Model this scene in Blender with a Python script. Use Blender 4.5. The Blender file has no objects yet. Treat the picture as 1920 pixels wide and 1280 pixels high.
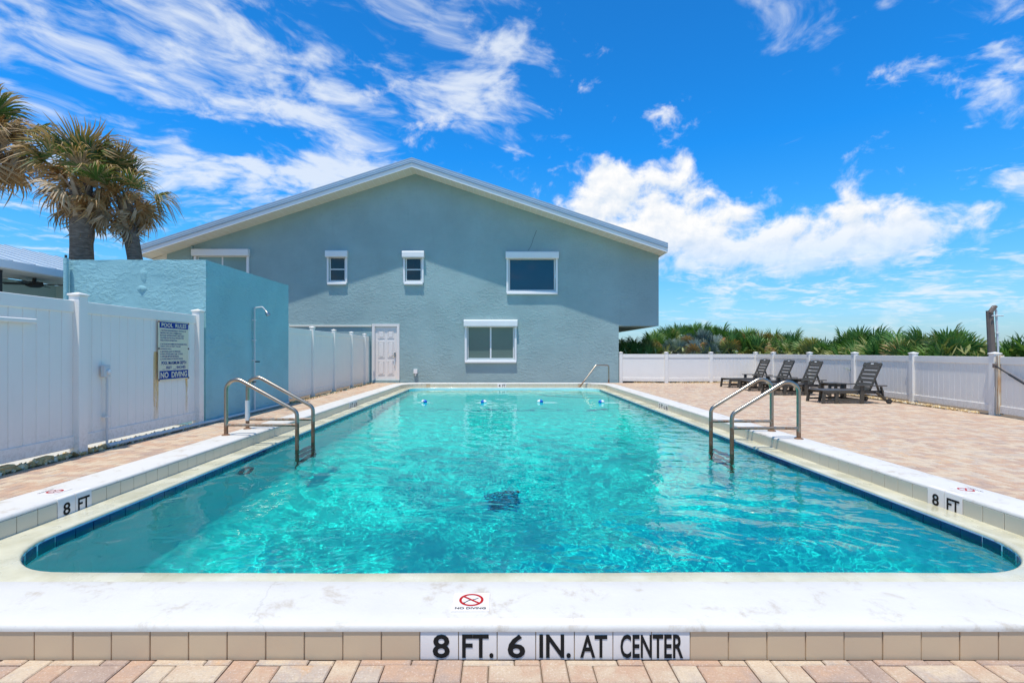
import bpy, bmesh, math, random
import numpy as np
from mathutils import Vector, Matrix, Euler, noise as mnoise

R = math.radians
rnd = random.Random(7)
S = bpy.context.scene
COL = S.collection

# ------------------------------------------------------------------ camera
F = 939.0                     # focal length in photo pixels (1920 wide)
CH = 1.22                     # eye height
cd = bpy.data.cameras.new('camera')
cam = bpy.data.objects.new('camera', cd)
COL.objects.link(cam)
cam.location = (0, 0, CH)
cam.rotation_euler = (R(90), 0, 0)
cd.sensor_width = 36.0
cd.lens = F / 1920 * 36.0
cd.shift_x = 21 / 1920
cd.shift_y = 19 / 1920
cd.clip_start = 0.05
cd.clip_end = 6000
S.camera = cam

# ------------------------------------------------------------------ colour
S.view_settings.view_transform = 'Standard'
S.view_settings.look = 'None'
S.view_settings.gamma = 1
S.view_settings.exposure = 0.22
S.view_settings.use_curve_mapping = False
S.render.engine = 'CYCLES'
S.cycles.use_denoising = True
S.cycles.max_bounces = 10
S.cycles.diffuse_bounces = 6
S.cycles.glossy_bounces = 4
S.cycles.transmission_bounces = 8
S.cycles.transparent_max_bounces = 12
S.cycles.volume_bounces = 0
S.cycles.caustics_refractive = True
S.cycles.caustics_reflective = False
S.cycles.sample_clamp_indirect = 6
S.cycles.blur_glossy = 0.3

# ------------------------------------------------------------------ sun
SUN_TRAVEL = Vector((0.34, 0.80, -3.35)).normalized()
sl = bpy.data.lights.new('sun', 'SUN')
sl.energy = 3.9
sl.angle = R(0.55)
sl.color = (1.0, 0.955, 0.875)
sun = bpy.data.objects.new('sun', sl)
COL.objects.link(sun)
sun.rotation_euler = (-SUN_TRAVEL).to_track_quat('Z', 'Y').to_euler()
sun.location = (0, 0, 30)
SUN_DIR = -SUN_TRAVEL
SUN_EL = math.asin(SUN_DIR.z)
SUN_AZ = math.atan2(SUN_DIR.x, SUN_DIR.y)


# ------------------------------------------------------------------ node helper
class NT:
    def __init__(s, nt):
        s.nt = nt

    def n(s, t, **kw):
        nd = s.nt.nodes.new(t)
        for k, v in kw.items():
            setattr(nd, k, v)
        return nd

    def put(s, sock, v):
        if v is None:
            return
        if isinstance(v, (int, float)):
            if sock.type in ('VECTOR', 'RGBA'):
                sock.default_value = (v, v, v) if sock.type == 'VECTOR' else (v, v, v, 1)
            else:
                sock.default_value = v
        elif isinstance(v, (tuple, list, Vector)):
            v = tuple(v)
            if sock.type == 'RGBA' and len(v) == 3:
                v = v + (1,)
            sock.default_value = v
        else:
            s.nt.links.new(v, sock)

    def m(s, op, a, b=None, c=None, clamp=False):
        nd = s.n('ShaderNodeMath', operation=op, use_clamp=clamp)
        s.put(nd.inputs[0], a)
        s.put(nd.inputs[1], b)
        s.put(nd.inputs[2], c)
        return nd.outputs[0]

    def vm(s, op, a, b=None):
        nd = s.n('ShaderNodeVectorMath', operation=op)
        s.put(nd.inputs[0], a)
        s.put(nd.inputs[1], b)
        return nd.outputs['Value'] if op in ('DOT_PRODUCT', 'LENGTH') else nd.outputs[0]

    def mix(s, f, a, b, blend='MIX'):
        nd = s.n('ShaderNodeMix', data_type='RGBA', blend_type=blend)
        s.put(nd.inputs['Factor'], f)
        s.put(nd.inputs[6], a)
        s.put(nd.inputs[7], b)
        return nd.outputs[2]

    def noise(s, vec, scale, detail=4, rough=0.5, dist=0.0, col=False):
        nd = s.n('ShaderNodeTexNoise')
        s.put(nd.inputs['Vector'], vec)
        nd.inputs['Scale'].default_value = scale
        nd.inputs['Detail'].default_value = detail
        nd.inputs['Roughness'].default_value = rough
        nd.inputs['Distortion'].default_value = dist
        return nd.outputs['Color' if col else 'Fac']

    def ramp(s, v, stops, interp='LINEAR'):
        nd = s.n('ShaderNodeValToRGB')
        cr = nd.color_ramp
        cr.interpolation = interp
        while len(cr.elements) > 1:
            cr.elements.remove(cr.elements[-1])
        for i, (p, c) in enumerate(stops):
            e = cr.elements[0] if i == 0 else cr.elements.new(p)
            e.position = p
            if isinstance(c, (int, float)):
                c = (c, c, c)
            e.color = (*c, 1)
        s.put(nd.inputs[0], v)
        return nd.outputs[0]

    def smooth(s, v, a, b, lo=0.0, hi=1.0):
        nd = s.n('ShaderNodeMapRange', interpolation_type='SMOOTHSTEP')
        s.put(nd.inputs[0], v)
        nd.inputs[1].default_value = a
        nd.inputs[2].default_value = b
        nd.inputs[3].default_value = lo
        nd.inputs[4].default_value = hi
        return nd.outputs[0]

    def comb(s, x, y, z):
        nd = s.n('ShaderNodeCombineXYZ')
        for i, v in enumerate((x, y, z)):
            s.put(nd.inputs[i], v)
        return nd.outputs[0]

    def sep(s, v):
        nd = s.n('ShaderNodeSeparateXYZ')
        s.put(nd.inputs[0], v)
        return nd.outputs


# ------------------------------------------------------------------ world sky
def pdir(px, py):
    return Vector(((px - 939) / F, 1.0, (659 - py) / F)).normalized()


def build_world():
    w = bpy.data.worlds.new('World')
    S.world = w
    w.use_nodes = True
    nt = w.node_tree
    nt.nodes.clear()
    T = NT(nt)
    out = T.n('ShaderNodeOutputWorld')
    bg = T.n('ShaderNodeBackground')
    nt.links.new(bg.outputs[0], out.inputs[0])
    sky = T.n('ShaderNodeTexSky', sky_type='NISHITA')
    sky.sun_disc = False
    sky.sun_elevation = SUN_EL
    sky.sun_rotation = SUN_AZ
    sky.altitude = 0
    sky.air_density = 1.0
    sky.dust_density = 0.6
    sky.ozone_density = 3.0
    hs = T.n('ShaderNodeHueSaturation')
    hs.inputs['Saturation'].default_value = 1.15
    hs.inputs['Value'].default_value = 1.0
    hs.inputs['Hue'].default_value = 0.484
    nt.links.new(sky.outputs[0], hs.inputs['Color'])
    d = T.n('ShaderNodeTexCoord').outputs['Generated']
    d = T.vm('NORMALIZE', d)
    x, y, z = T.sep(d)
    zc = T.m('MAXIMUM', z, 0.0)
    # deeper blue aloft, paler towards the horizon
    grad = T.ramp(zc, [(0.0, (0.66, 0.90, 1.22)), (0.10, (0.58, 0.97, 1.28)), (0.22, (0.32, 1.00, 1.50)), (0.36, (0.13, 0.93, 1.66)), (0.6, (0.15, 0.82, 1.45)), (1.0, (0.5, 0.85, 1.15))])
    base = T.mix(1.0, hs.outputs[0], grad, 'MULTIPLY')
    # --- high thin cloud on a flat layer
    den = T.m('ADD', zc, 0.10)
    px = T.m('DIVIDE', x, den)
    py = T.m('DIVIDE', y, den)
    ca, sa = math.cos(R(27)), math.sin(R(27))
    u = T.m('ADD', T.m('MULTIPLY', px, ca), T.m('MULTIPLY', py, sa))
    v = T.m('SUBTRACT', T.m('MULTIPLY', py, ca), T.m('MULTIPLY', px, sa))
    wv = T.noise(T.comb(px, py, 3.1), 1.1, 3, 0.5, 0, col=True)
    wsep = T.sep(wv)
    u2 = T.m('ADD', u, T.m('MULTIPLY', wsep[0], 0.9))
    v2 = T.m('ADD', v, T.m('MULTIPLY', wsep[1], 0.7))
    streak = T.noise(T.comb(T.m('MULTIPLY', u2, 1.1), T.m('MULTIPLY', v2, 1.7), 0.7), 1.9, 7, 0.54, 0.1)
    fine = T.noise(T.comb(T.m('MULTIPLY', u2, 1.3), T.m('MULTIPLY', v2, 1.35), 5.0), 7.5, 7, 0.58, 0.15)
    cov = T.noise(T.comb(px, py, 9.3), 0.55, 2, 0.5)

    def blob(pxy, k):
        c = pdir(*pxy)
        dt = T.vm('DOT_PRODUCT', d, tuple(c))
        return T.m('EXPONENT', T.m('MULTIPLY', T.m('SUBTRACT', dt, 1.0), k))
    bias = T.m('MULTIPLY', blob((150, 110), 20), 0.10)
    for p, k, a in (((330, 190), 90, 0.08), ((560, 290), 90, 0.05), ((700, 110), 60, 0.09), ((950, 200), 120, 0.10), ((880, 20), 60, 0.10),
                    ((1500, 10), 120, 0.13), ((1800, 40), 200, 0.08), ((1890, 190), 200, 0.11),
                    ((380, 338), 700, 0.15), ((480, 345), 800, 0.14), ((580, 335), 900, 0.13), ((300, 325), 700, 0.10), ((520, 285), 900, -0.12), ((400, 270), 500, -0.10),
                    ((1300, 170), 30, -0.14), ((1250, 60), 60, -0.10), ((1600, 220), 40, -0.16), ((450, 430), 90, -0.10), ((250, 290), 400, -0.08),
                    ((1080, 330), 60, -0.1), ((820, 330), 300, -0.05), ((1900, 440), 60, 0.04), ((1650, 520), 60, 0.09), ((1750, 250), 150, -0.10), ((1400, 570), 90, 0.06)):
        bias = T.m('ADD', bias, T.m('MULTIPLY', blob(p, k), a))
    s1 = T.m('ADD', T.m('ADD', streak, T.m('MULTIPLY', T.m('SUBTRACT', fine, 0.5), 0.66)), T.m('MULTIPLY', T.m('SUBTRACT', cov, 0.5), 0.20))
    s1 = T.m('ADD', s1, bias)
    cir = T.smooth(s1, 0.505, 0.84)
    cir = T.m('MULTIPLY', cir, T.smooth(z, 0.0, 0.10))
    cir = T.m('MULTIPLY', cir, 0.82)
    # --- heaped cloud low in the right half
    az = T.m('ARCTAN2', x, y)
    hyp = T.m('SQRT', T.m('ADD', T.m('MULTIPLY', x, x), T.m('MULTIPLY', y, y)))
    el = T.m('ARCTAN2', z, hyp)
    q = T.vm('MULTIPLY', d, (1.0, 1.0, 1.25))
    nlo = T.noise(q, 6.0, 3, 0.5)
    q2 = T.vm('ADD', q, (-0.006, 0, 0.016))
    n1 = T.m('ADD', T.m('MULTIPLY', nlo, 0.45), T.m('MULTIPLY', T.noise(q, 17.0, 9, 0.60, 0.25), 0.55))
    n1u = T.m('ADD', T.m('MULTIPLY', T.noise(q2, 6.0, 3, 0.5), 0.45), T.m('MULTIPLY', T.noise(q2, 17.0, 5, 0.60, 0.25), 0.55))
    top = T.m('SUBTRACT', 0.395, T.m('MULTIPLY', T.m('SUBTRACT', az, 0.14), 0.20))
    rel = T.m('SUBTRACT', el, top)
    msk = T.m('MULTIPLY', T.m('MULTIPLY', T.smooth(az, 0.05, 0.20), T.smooth(az, 0.86, 0.62)), T.m('MULTIPLY', T.smooth(el, 0.05, 0.20), T.smooth(rel, 0.02, -0.12)))
    b2 = T.m('SUBTRACT', T.m('MULTIPLY', msk, 0.26), 0.05)
    for p, k, a in (((1135, 320), 2500, 0.20), ((1130, 365), 900, 0.08), ((1285, 300), 4000, 0.17), ((1255, 245), 600, 0.08), ((1180, 440), 200, 0.05)):
        b2 = T.m('ADD', b2, T.m('MULTIPLY', blob(p, k), a))
    dens = T.m('ADD', n1, b2)
    base_fade = T.smooth(el, 0.10, 0.24)
    cum = T.smooth(dens, 0.53, 0.69)
    cum = T.m('MULTIPLY', cum, T.m('ADD', 0.45, T.m('MULTIPLY', base_fade, 0.55)))
    lit = T.m('ADD', 0.84, T.m('MULTIPLY', T.m('SUBTRACT', n1, n1u), 2.6))
    lit = T.m('MINIMUM', T.m('MAXIMUM', lit, 0.55), 1.0)
    STR = 0.12
    WH = 0.86 / STR
    ccol = T.mix(lit, (WH * 0.38, WH * 0.58, WH * 0.85), (WH, WH, WH * 1.0))
    c1 = T.mix(cir, base, (WH * 0.86, WH * 0.92, WH * 0.99))
    c2 = T.mix(cum, c1, ccol)
    nt.links.new(c2, bg.inputs[0])
    bg.inputs[1].default_value = STR


build_world()


# ------------------------------------------------------------------ materials
def new_mat(name):
    m = bpy.data.materials.new(name)
    m.use_nodes = True
    nt = m.node_tree
    nt.nodes.clear()
    T = NT(nt)
    out = T.n('ShaderNodeOutputMaterial')
    b = T.n('ShaderNodeBsdfPrincipled')
    nt.links.new(b.outputs[0], out.inputs[0])
    pos = T.n('ShaderNodeNewGeometry').outputs['Position']
    return m, T, b, pos, out


def bumpify(T, b, h, strength, dist=0.01):
    bp = T.n('ShaderNodeBump')
    bp.inputs['Strength'].default_value = strength
    bp.inputs['Distance'].default_value = dist
    T.put(bp.inputs['Height'], h)
    T.nt.links.new(bp.outputs[0], b.inputs['Normal'])


def pm(name, base, rough=0.5, var=0.08, vscale=6, bump=0.0, bscale=60, metallic=0.0, spec=0.5, dirt=None, dirt_amt=0.3, dscale=3, bdist=0.01):
    m, T, b, pos, out = new_mat(name)
    n = T.noise(pos, vscale, 6, 0.6)
    c = T.mix(n, tuple(x * (1 - var) for x in base), tuple(min(1, x * (1 + var)) for x in base))
    if dirt:
        dn = T.noise(pos, dscale, 8, 0.7)
        f = T.m('MULTIPLY', T.smooth(dn, 0.52, 0.72), dirt_amt)
        c = T.mix(f, c, dirt)
    T.put(b.inputs['Base Color'], c)
    T.put(b.inputs['Roughness'], T.m('ADD', rough - 0.06, T.m('MULTIPLY', n, 0.12)))
    b.inputs['Metallic'].default_value = metallic
    b.inputs['Specular IOR Level'].default_value = spec
    if bump:
        bumpify(T, b, T.noise(pos, bscale, 5, 0.6), bump, bdist)
    return m


def stucco(name, base, coarse=0.5, scale=1.0, knock=0.5):
    m, T, b, pos, out = new_mat(name)
    n = T.noise(pos, 0.6, 5, 0.6)
    n2 = T.noise(pos, 9, 4, 0.6)
    c = T.mix(T.smooth(n, 0.3, 0.7), tuple(x * 0.92 for x in base), tuple(x * 1.07 for x in base))
    c = T.mix(T.m('MULTIPLY', T.smooth(n2, 0.55, 0.8), 0.18), c, tuple(x * 0.8 for x in base))
    # faint runs and weathering
    x, y, z = T.sep(pos)
    st = T.noise(T.comb(T.m('MULTIPLY', x, 3.5), T.m('MULTIPLY', y, 3.5), T.m('MULTIPLY', z, 0.35)), 1.3, 6, 0.65)
    c = T.mix(T.m('MULTIPLY', T.smooth(st, 0.56, 0.78), 0.22), c, tuple(v * 0.72 for v in base))
    T.put(b.inputs['Base Color'], c)
    b.inputs['Roughness'].default_value = 0.85
    b.inputs['Specular IOR Level'].default_value = 0.25
    sq = T.comb(x, y, T.m('MULTIPLY', z, 1.7))
    h1 = T.noise(sq, 7 * scale, 7, 0.62, 0.6)
    h1 = T.smooth(h1, 0.42, 0.62)
    h2 = T.noise(pos, 42 * scale, 4, 0.6)
    h3 = T.noise(pos, 1.2, 3, 0.5)
    h1 = T.m('MULTIPLY', h1, T.smooth(T.noise(pos, 1.7, 4, 0.6), 0.36, 0.64, 0.15, 1.25))
    h = T.m('ADD', T.m('ADD', T.m('MULTIPLY', h1, knock), T.m('MULTIPLY', h2, 0.35)), T.m('MULTIPLY', h3, 1.6))
    bumpify(T, b, h, coarse, 0.02)
    return m


def vinyl():
    m, T, b, pos, out = new_mat('white_vinyl')
    x, y, z = T.sep(pos)
    n = T.noise(pos, 2, 5, 0.6)
    c = T.mix(n, (0.82, 0.775, 0.70), (0.89, 0.845, 0.77))
    st = T.noise(T.comb(T.m('MULTIPLY', x, 6), T.m('MULTIPLY', y, 6), T.m('MULTIPLY', z, 0.9)), 2.2, 6, 0.7)
    c = T.mix(T.m('MULTIPLY', T.smooth(st, 0.54, 0.80), 0.10), c, (0.45, 0.42, 0.34))
    sp = T.noise(pos, 26, 6, 0.7)
    low = T.smooth(z, 0.45, 0.02)
    c = T.mix(T.m('MULTIPLY', T.m('MULTIPLY', T.smooth(sp, 0.42, 0.65), low), 0.35), c, (0.40, 0.33, 0.23))
    T.put(b.inputs['Base Color'], c)
    T.put(b.inputs['Roughness'], T.m('ADD', 0.30, T.m('MULTIPLY', n, 0.18)))
    bumpify(T, b, T.noise(pos, 2.5, 3, 0.5), 0.06, 0.02)
    return m


M = {}
M['stucco'] = stucco('house_stucco', (0.305, 0.420, 0.415), 0.55, 1.0, 0.5)
M['stucco_rough'] = stucco('pump_house_stucco', (0.29, 0.525, 0.55), 0.5, 1.25, 0.75)
M['white'] = vinyl()
M['lifted_teal'] = pm('lifted_teal_paint', (0.55, 0.68, 0.66), 0.8, 0.06, 2)  # porch wall teal lightened in its colour to make up for missing light
M['white_paint'] = pm('white_paint', (0.80, 0.79, 0.77), 0.5, 0.05, 3, 0.05, 30)
M['cream_soffit'] = pm('cream_soffit', (0.74, 0.70, 0.60), 0.6, 0.05, 2)
M['fascia'] = pm('white_fascia', (0.80, 0.80, 0.79), 0.45, 0.04, 1.5)
M['roof_metal'] = pm('roof_metal', (0.42, 0.48, 0.54), 0.4, 0.08, 1.5, metallic=0.3)
M['roof_light'] = pm('pale_roof_metal', (0.52, 0.62, 0.68), 0.4, 0.08, 1.5, metallic=0.2)
M['alu'] = pm('window_aluminium', (0.72, 0.72, 0.70), 0.4, 0.05, 4, metallic=0.0)
M['dark'] = pm('dark_plastic', (0.028, 0.027, 0.026), 0.45, 0.2, 20)
M['door'] = pm('door_paint', (0.80, 0.73, 0.67), 0.5, 0.04, 3)
M['steel_handle'] = pm('brushed_steel', (0.5, 0.48, 0.45), 0.3, 0.1, 10, metallic=1.0)
M['pvc'] = pm('white_pvc', (0.60, 0.615, 0.60), 0.4, 0.06, 6)
M['rubber'] = pm('black_rubber', (0.03, 0.03, 0.03), 0.6, 0.2, 10)
M['ink_black'] = pm('black_lettering', (0.018, 0.017, 0.016), 0.75, 0.2, 40, spec=0.15)
M['ink_red'] = pm('red_lettering', (0.42, 0.012, 0.012), 0.75, 0.1, 40, spec=0.15)
M['ink_blue'] = pm('blue_print', (0.012, 0.05, 0.26), 0.6, 0.1, 30, spec=0.15)
M['ink_cream'] = pm('cream_print', (0.72, 0.67, 0.50), 0.75, 0.05, 30, spec=0.15)
M['drain_blue'] = pm('drain_blue', (0.08, 0.42, 0.75), 0.5, 0.2, 10)
M['rope'] = pm('white_rope', (0.75, 0.75, 0.72), 0.8, 0.1, 50)
M['float_white'] = pm('white_float', (0.8, 0.8, 0.8), 0.3, 0.03, 10)
M['float_blue'] = pm('blue_float', (0.01, 0.12, 0.50), 0.3, 0.05, 10)
M['wood_post'] = pm('weathered_wood', (0.20, 0.15, 0.12), 0.85, 0.35, 4, 0.5, 40)
M['glass_dark'] = pm('dark_pane', (0.012, 0.016, 0.018), 0.04, 0.1, 1, spec=0.6)
M['glass_blue'] = pm('blue_pane', (0.008, 0.055, 0.095), 0.03, 0.12, 0.8, spec=0.6)
M['glass_curtain'] = pm('curtained_pane', (0.115, 0.175, 0.15), 0.06, 0.10, 1.2, spec=0.5)
M['glass_curtain_up'] = pm('pale_curtained_pane', (0.24, 0.36, 0.34), 0.08, 0.08, 1.2, spec=0.5)


def lounge_plastic():
    m, T, b, pos, out = new_mat('dark_lounge_plastic')
    n = T.noise(pos, 30, 4, 0.6)
    c = T.mix(n, (0.058, 0.049, 0.036), (0.092, 0.079, 0.060))
    T.put(b.inputs['Base Color'], c)
    b.inputs['Roughness'].default_value = 0.42
    bumpify(T, b, T.noise(pos, 220, 3, 0.6), 0.15, 0.002)
    return m


M['lounge'] = lounge_plastic()


def rusty_steel():
    m, T, b, pos, out = new_mat('rusty_stainless_steel')
    x, y, z = T.sep(pos)
    n = T.noise(pos, 14, 6, 0.7)
    low = T.smooth(z, 0.42, 0.10)
    f = T.m('MULTIPLY', T.smooth(T.m('ADD', n, T.m('MULTIPLY', low, 0.30)), 0.50, 0.80), 0.9)
    c = T.mix(f, (0.40, 0.345, 0.275), (0.20, 0.085, 0.03))
    T.put(b.inputs['Base Color'], c)
    T.put(b.inputs['Metallic'], T.m('SUBTRACT', 1.0, T.m('MULTIPLY', f, 0.8)))
    T.put(b.inputs['Roughness'], T.m('ADD', 0.30, T.m('MULTIPLY', f, 0.4)))
    return m


M['steel'] = rusty_steel()


def rust_vinyl(name, streak_x=None):
    m, T, b, pos, out = new_mat(name)
    x, y, z = T.sep(pos)
    n = T.noise(T.comb(T.m('MULTIPLY', x, 9), T.m('MULTIPLY', y, 9), T.m('MULTIPLY', z, 0.8)), 3, 6, 0.7)
    f = T.smooth(n, 0.40, 0.68)
    c = T.mix(f, (0.72, 0.66, 0.52), (0.46, 0.22, 0.06))
    T.put(b.inputs['Base Color'], c)
    b.inputs['Roughness'].default_value = 0.55
    return m


M['rusty_vinyl'] = rust_vinyl('rust_stained_vinyl')


def rust_run():
    m, T, b, pos, out = new_mat('rust_run')
    x, y, z = T.sep(pos)
    n = T.noise(T.comb(T.m('MULTIPLY', x, 14), T.m('MULTIPLY', y, 14), T.m('MULTIPLY', z, 1.2)), 4, 5, 0.6)
    c = T.mix(n, (0.88, 0.68, 0.36), (0.80, 0.46, 0.13))
    T.put(b.inputs['Base Color'], c)
    b.inputs['Roughness'].default_value = 0.5
    fade = T.m('MULTIPLY', T.smooth(z, 0.02, 0.75), T.smooth(n, 0.30, 0.62))
    T.put(b.inputs['Alpha'], T.m('MULTIPLY', fade, 0.85))
    return m


M['rust_run'] = rust_run()


def coping_white():
    m, T, b, pos, out = new_mat('white_coping_paint')
    n = T.noise(pos, 2.3, 8, 0.65)
    c = T.mix(n, (0.57, 0.535, 0.475), (0.70, 0.66, 0.60))
    d1 = T.noise(pos, 5.5, 10, 0.75, 0.3)
    f1 = T.m('MULTIPLY', T.smooth(d1, 0.52, 0.68), 0.7)
    c = T.mix(f1, c, (0.44, 0.36, 0.26))
    d2 = T.noise(pos, 60, 4, 0.6)
    f2 = T.m('MULTIPLY', T.smooth(d2, 0.68, 0.78), 0.45)
    vo = T.n('ShaderNodeTexVoronoi', feature='DISTANCE_TO_EDGE')
    vo.inputs['Scale'].default_value = 0.9
    T.put(vo.inputs['Vector'], T.vm('ADD', pos, T.vm('MULTIPLY', T.noise(pos, 4, 5, 0.6, col=True), (0.35, 0.35, 0))))
    ck_ = T.m('MULTIPLY', T.smooth(vo.outputs['Distance'], 0.006, 0.0015), T.smooth(T.noise(pos, 1.1, 2, 0.5), 0.50, 0.62))
    c = T.mix(T.m('MULTIPLY', ck_, 0.22), c, (0.30, 0.26, 0.20))
    c = T.mix(f2, c, (0.35, 0.30, 0.24))
    T.put(b.inputs['Base Color'], c)
    b.inputs['Roughness'].default_value = 0.6
    h = T.m('ADD', T.noise(pos, 30, 5, 0.6), T.m('MULTIPLY', T.noise(pos, 3, 3, 0.5), 2.0))
    bumpify(T, b, h, 0.25, 0.006)
    return m


M['coping'] = coping_white()


def tile_mat(name, base, rough, var):
    m, T, b, pos, out = new_mat(name)
    r = T.n('ShaderNodeObjectInfo').outputs['Random']
    n = T.noise(pos, 3, 5, 0.6)
    k = T.m('ADD', T.m('MULTIPLY', r, var), T.m('MULTIPLY', n, var))
    c = T.mix(k, tuple(x * (1 - var) for x in base), tuple(x * (1 + var) for x in base))
    T.put(b.inputs['Base Color'], c)
    b.inputs['Roughness'].default_value = rough
    bumpify(T, b, T.noise(pos, 7, 2, 0.5), 0.05, 0.01)
    return m


M['tile_tan'] = tile_mat('tan_tile', (0.70, 0.51, 0.32), 0.35, 0.08)
M['tile_white'] = tile_mat('white_tile', (0.78, 0.715, 0.66), 0.35, 0.04)
M['tile_cream'] = tile_mat('cream_tile', (0.62, 0.565, 0.44), 0.25, 0.06)
M['tile_blue'] = tile_mat('blue_tile', (0.010, 0.048, 0.15), 0.15, 0.30)
M['grout'] = pm('tan_grout', (0.52, 0.41, 0.27), 0.85, 0.25, 25, 0.2, 120)


def ledge_mat():
    m, T, b, pos, out = new_mat('wet_gutter_ledge')
    n = T.noise(pos, 3.0, 7, 0.65)
    n2 = T.noise(pos, 14, 6, 0.7)
    c = T.ramp(n, [(0.3, (0.48, 0.44, 0.29)), (0.5, (0.58, 0.54, 0.385)), (0.72, (0.66, 0.63, 0.50))])
    c = T.mix(T.m('MULTIPLY', T.smooth(n2, 0.55, 0.7), 0.25), c, (0.45, 0.40, 0.24))
    T.put(b.inputs['Base Color'], c)
    T.put(b.inputs['Roughness'], T.smooth(T.noise(pos, 2.2, 4, 0.6), 0.40, 0.62, 0.12, 0.5))
    bumpify(T, b, T.noise(pos, 60, 5, 0.6), 0.12, 0.004)
    return m


M['ledge'] = ledge_mat()


def plaster():
    m, T, b, pos, out = new_mat('pool_plaster')
    n = T.noise(pos, 1.3, 6, 0.6, 0.6)
    n2 = T.noise(pos, 6.0, 6, 0.65, 0.4)
    c = T.ramp(T.m('ADD', T.m('MULTIPLY', n, 0.6), T.m('MULTIPLY', n2, 0.4)),
               [(0.30, (0.80, 0.84, 0.83)), (0.5, (0.87, 0.90, 0.89)), (0.68, (0.91, 0.92, 0.91))])
    T.put(b.inputs['Base Color'], c)
    b.inputs['Roughness'].default_value = 0.8
    return m


M['plaster'] = plaster()


def water_mat():
    m = bpy.data.materials.new('pool_water')
    m.use_nodes = True
    nt = m.node_tree
    nt.nodes.clear()
    T = NT(nt)
    out = T.n('ShaderNodeOutputMaterial')
    pos = T.n('ShaderNodeNewGeometry').outputs['Position']
    fr = T.n('ShaderNodeFresnel')
    fr.inputs['IOR'].default_value = 1.333
    rf = T.n('ShaderNodeBsdfRefraction')
    rf.inputs['IOR'].default_value = 1.333
    rf.inputs['Roughness'].default_value = 0.0
    rf.inputs['Color'].default_value = (0.13, 0.965, 0.885, 1)
    gl = T.n('ShaderNodeBsdfGlossy')
    gl.inputs['Roughness'].default_value = 0.02
    gl.inputs['Color'].default_value = (1, 1, 1, 1)
    mx = T.n('ShaderNodeMixShader')
    nt.links.new(fr.outputs[0], mx.inputs[0])
    nt.links.new(rf.outputs[0], mx.inputs[1])
    nt.links.new(gl.outputs[0], mx.inputs[2])
    nt.links.new(mx.outputs[0], out.inputs['Surface'])
    return m


M['water'] = water_mat()


def paver_mat():
    m, T, b, pos, out = new_mat('clay_paver')
    ri = T.n('ShaderNodeNewGeometry').outputs['Random Per Island']
    ro = T.n('ShaderNodeObjectInfo').outputs['Random']
    r = T.m('FRACT', T.m('ADD', ri, T.m('MULTIPLY', ro, 7.31)))
    big = T.noise(pos, 0.7, 4, 0.6)
    n = T.noise(pos, 9, 6, 0.65, 0.4)
    v = T.m('ADD', T.m('MULTIPLY', r, 0.46), T.m('MULTIPLY', n, 0.54))
    v = T.m('ADD', v, T.m('MULTIPLY', T.m('SUBTRACT', big, 0.5), 0.35))
    c = T.ramp(v, [(0.12, (0.36, 0.26, 0.215)), (0.28, (0.46, 0.34, 0.275)), (0.40, (0.54, 0.355, 0.25)), (0.50, (0.57, 0.43, 0.315)),
                   (0.60, (0.63, 0.51, 0.38)), (0.70, (0.50, 0.41, 0.345)), (0.80, (0.62, 0.41, 0.25)), (0.92, (0.66, 0.54, 0.41))])
    c = T.mix(1.0, c, (0.93, 0.90, 0.84), 'MULTIPLY')
    g = T.noise(pos, 110, 4, 0.75)
    c = T.mix(T.m('MULTIPLY', T.smooth(g, 0.54, 0.70), 0.45), c, (0.80, 0.72, 0.62))
    c = T.mix(T.m('MULTIPLY', T.smooth(g, 0.46, 0.30), 0.45), c, (0.27, 0.18, 0.125))
    T.put(b.inputs['Base Color'], c)
    b.inputs['Roughness'].default_value = 0.85
    b.inputs['Specular IOR Level'].default_value = 0.25
    wn = T.noise(pos, 2.6, 7, 0.7)
    c = T.mix(T.m('MULTIPLY', T.smooth(wn, 0.54, 0.70), 0.30), c, (0.27, 0.20, 0.16))
    T.put(b.inputs['Base Color'], c)
    bumpify(T, b, T.m('ADD', g, T.noise(pos, 30, 4, 0.6)), 0.6, 0.006)
    return m


M['paver'] = paver_mat()
M['joint'] = pm('paver_joint_sand', (0.17, 0.125, 0.085), 0.95, 0.3, 40, 0.3, 200)
M['gravel'] = pm('orange_gravel', (0.60, 0.40, 0.17), 0.85, 0.5, 30, 0.2, 90)
M['sand'] = pm('dune_sand', (0.40, 0.34, 0.25), 0.95, 0.25, 0.3, 0.4, 8)


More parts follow.
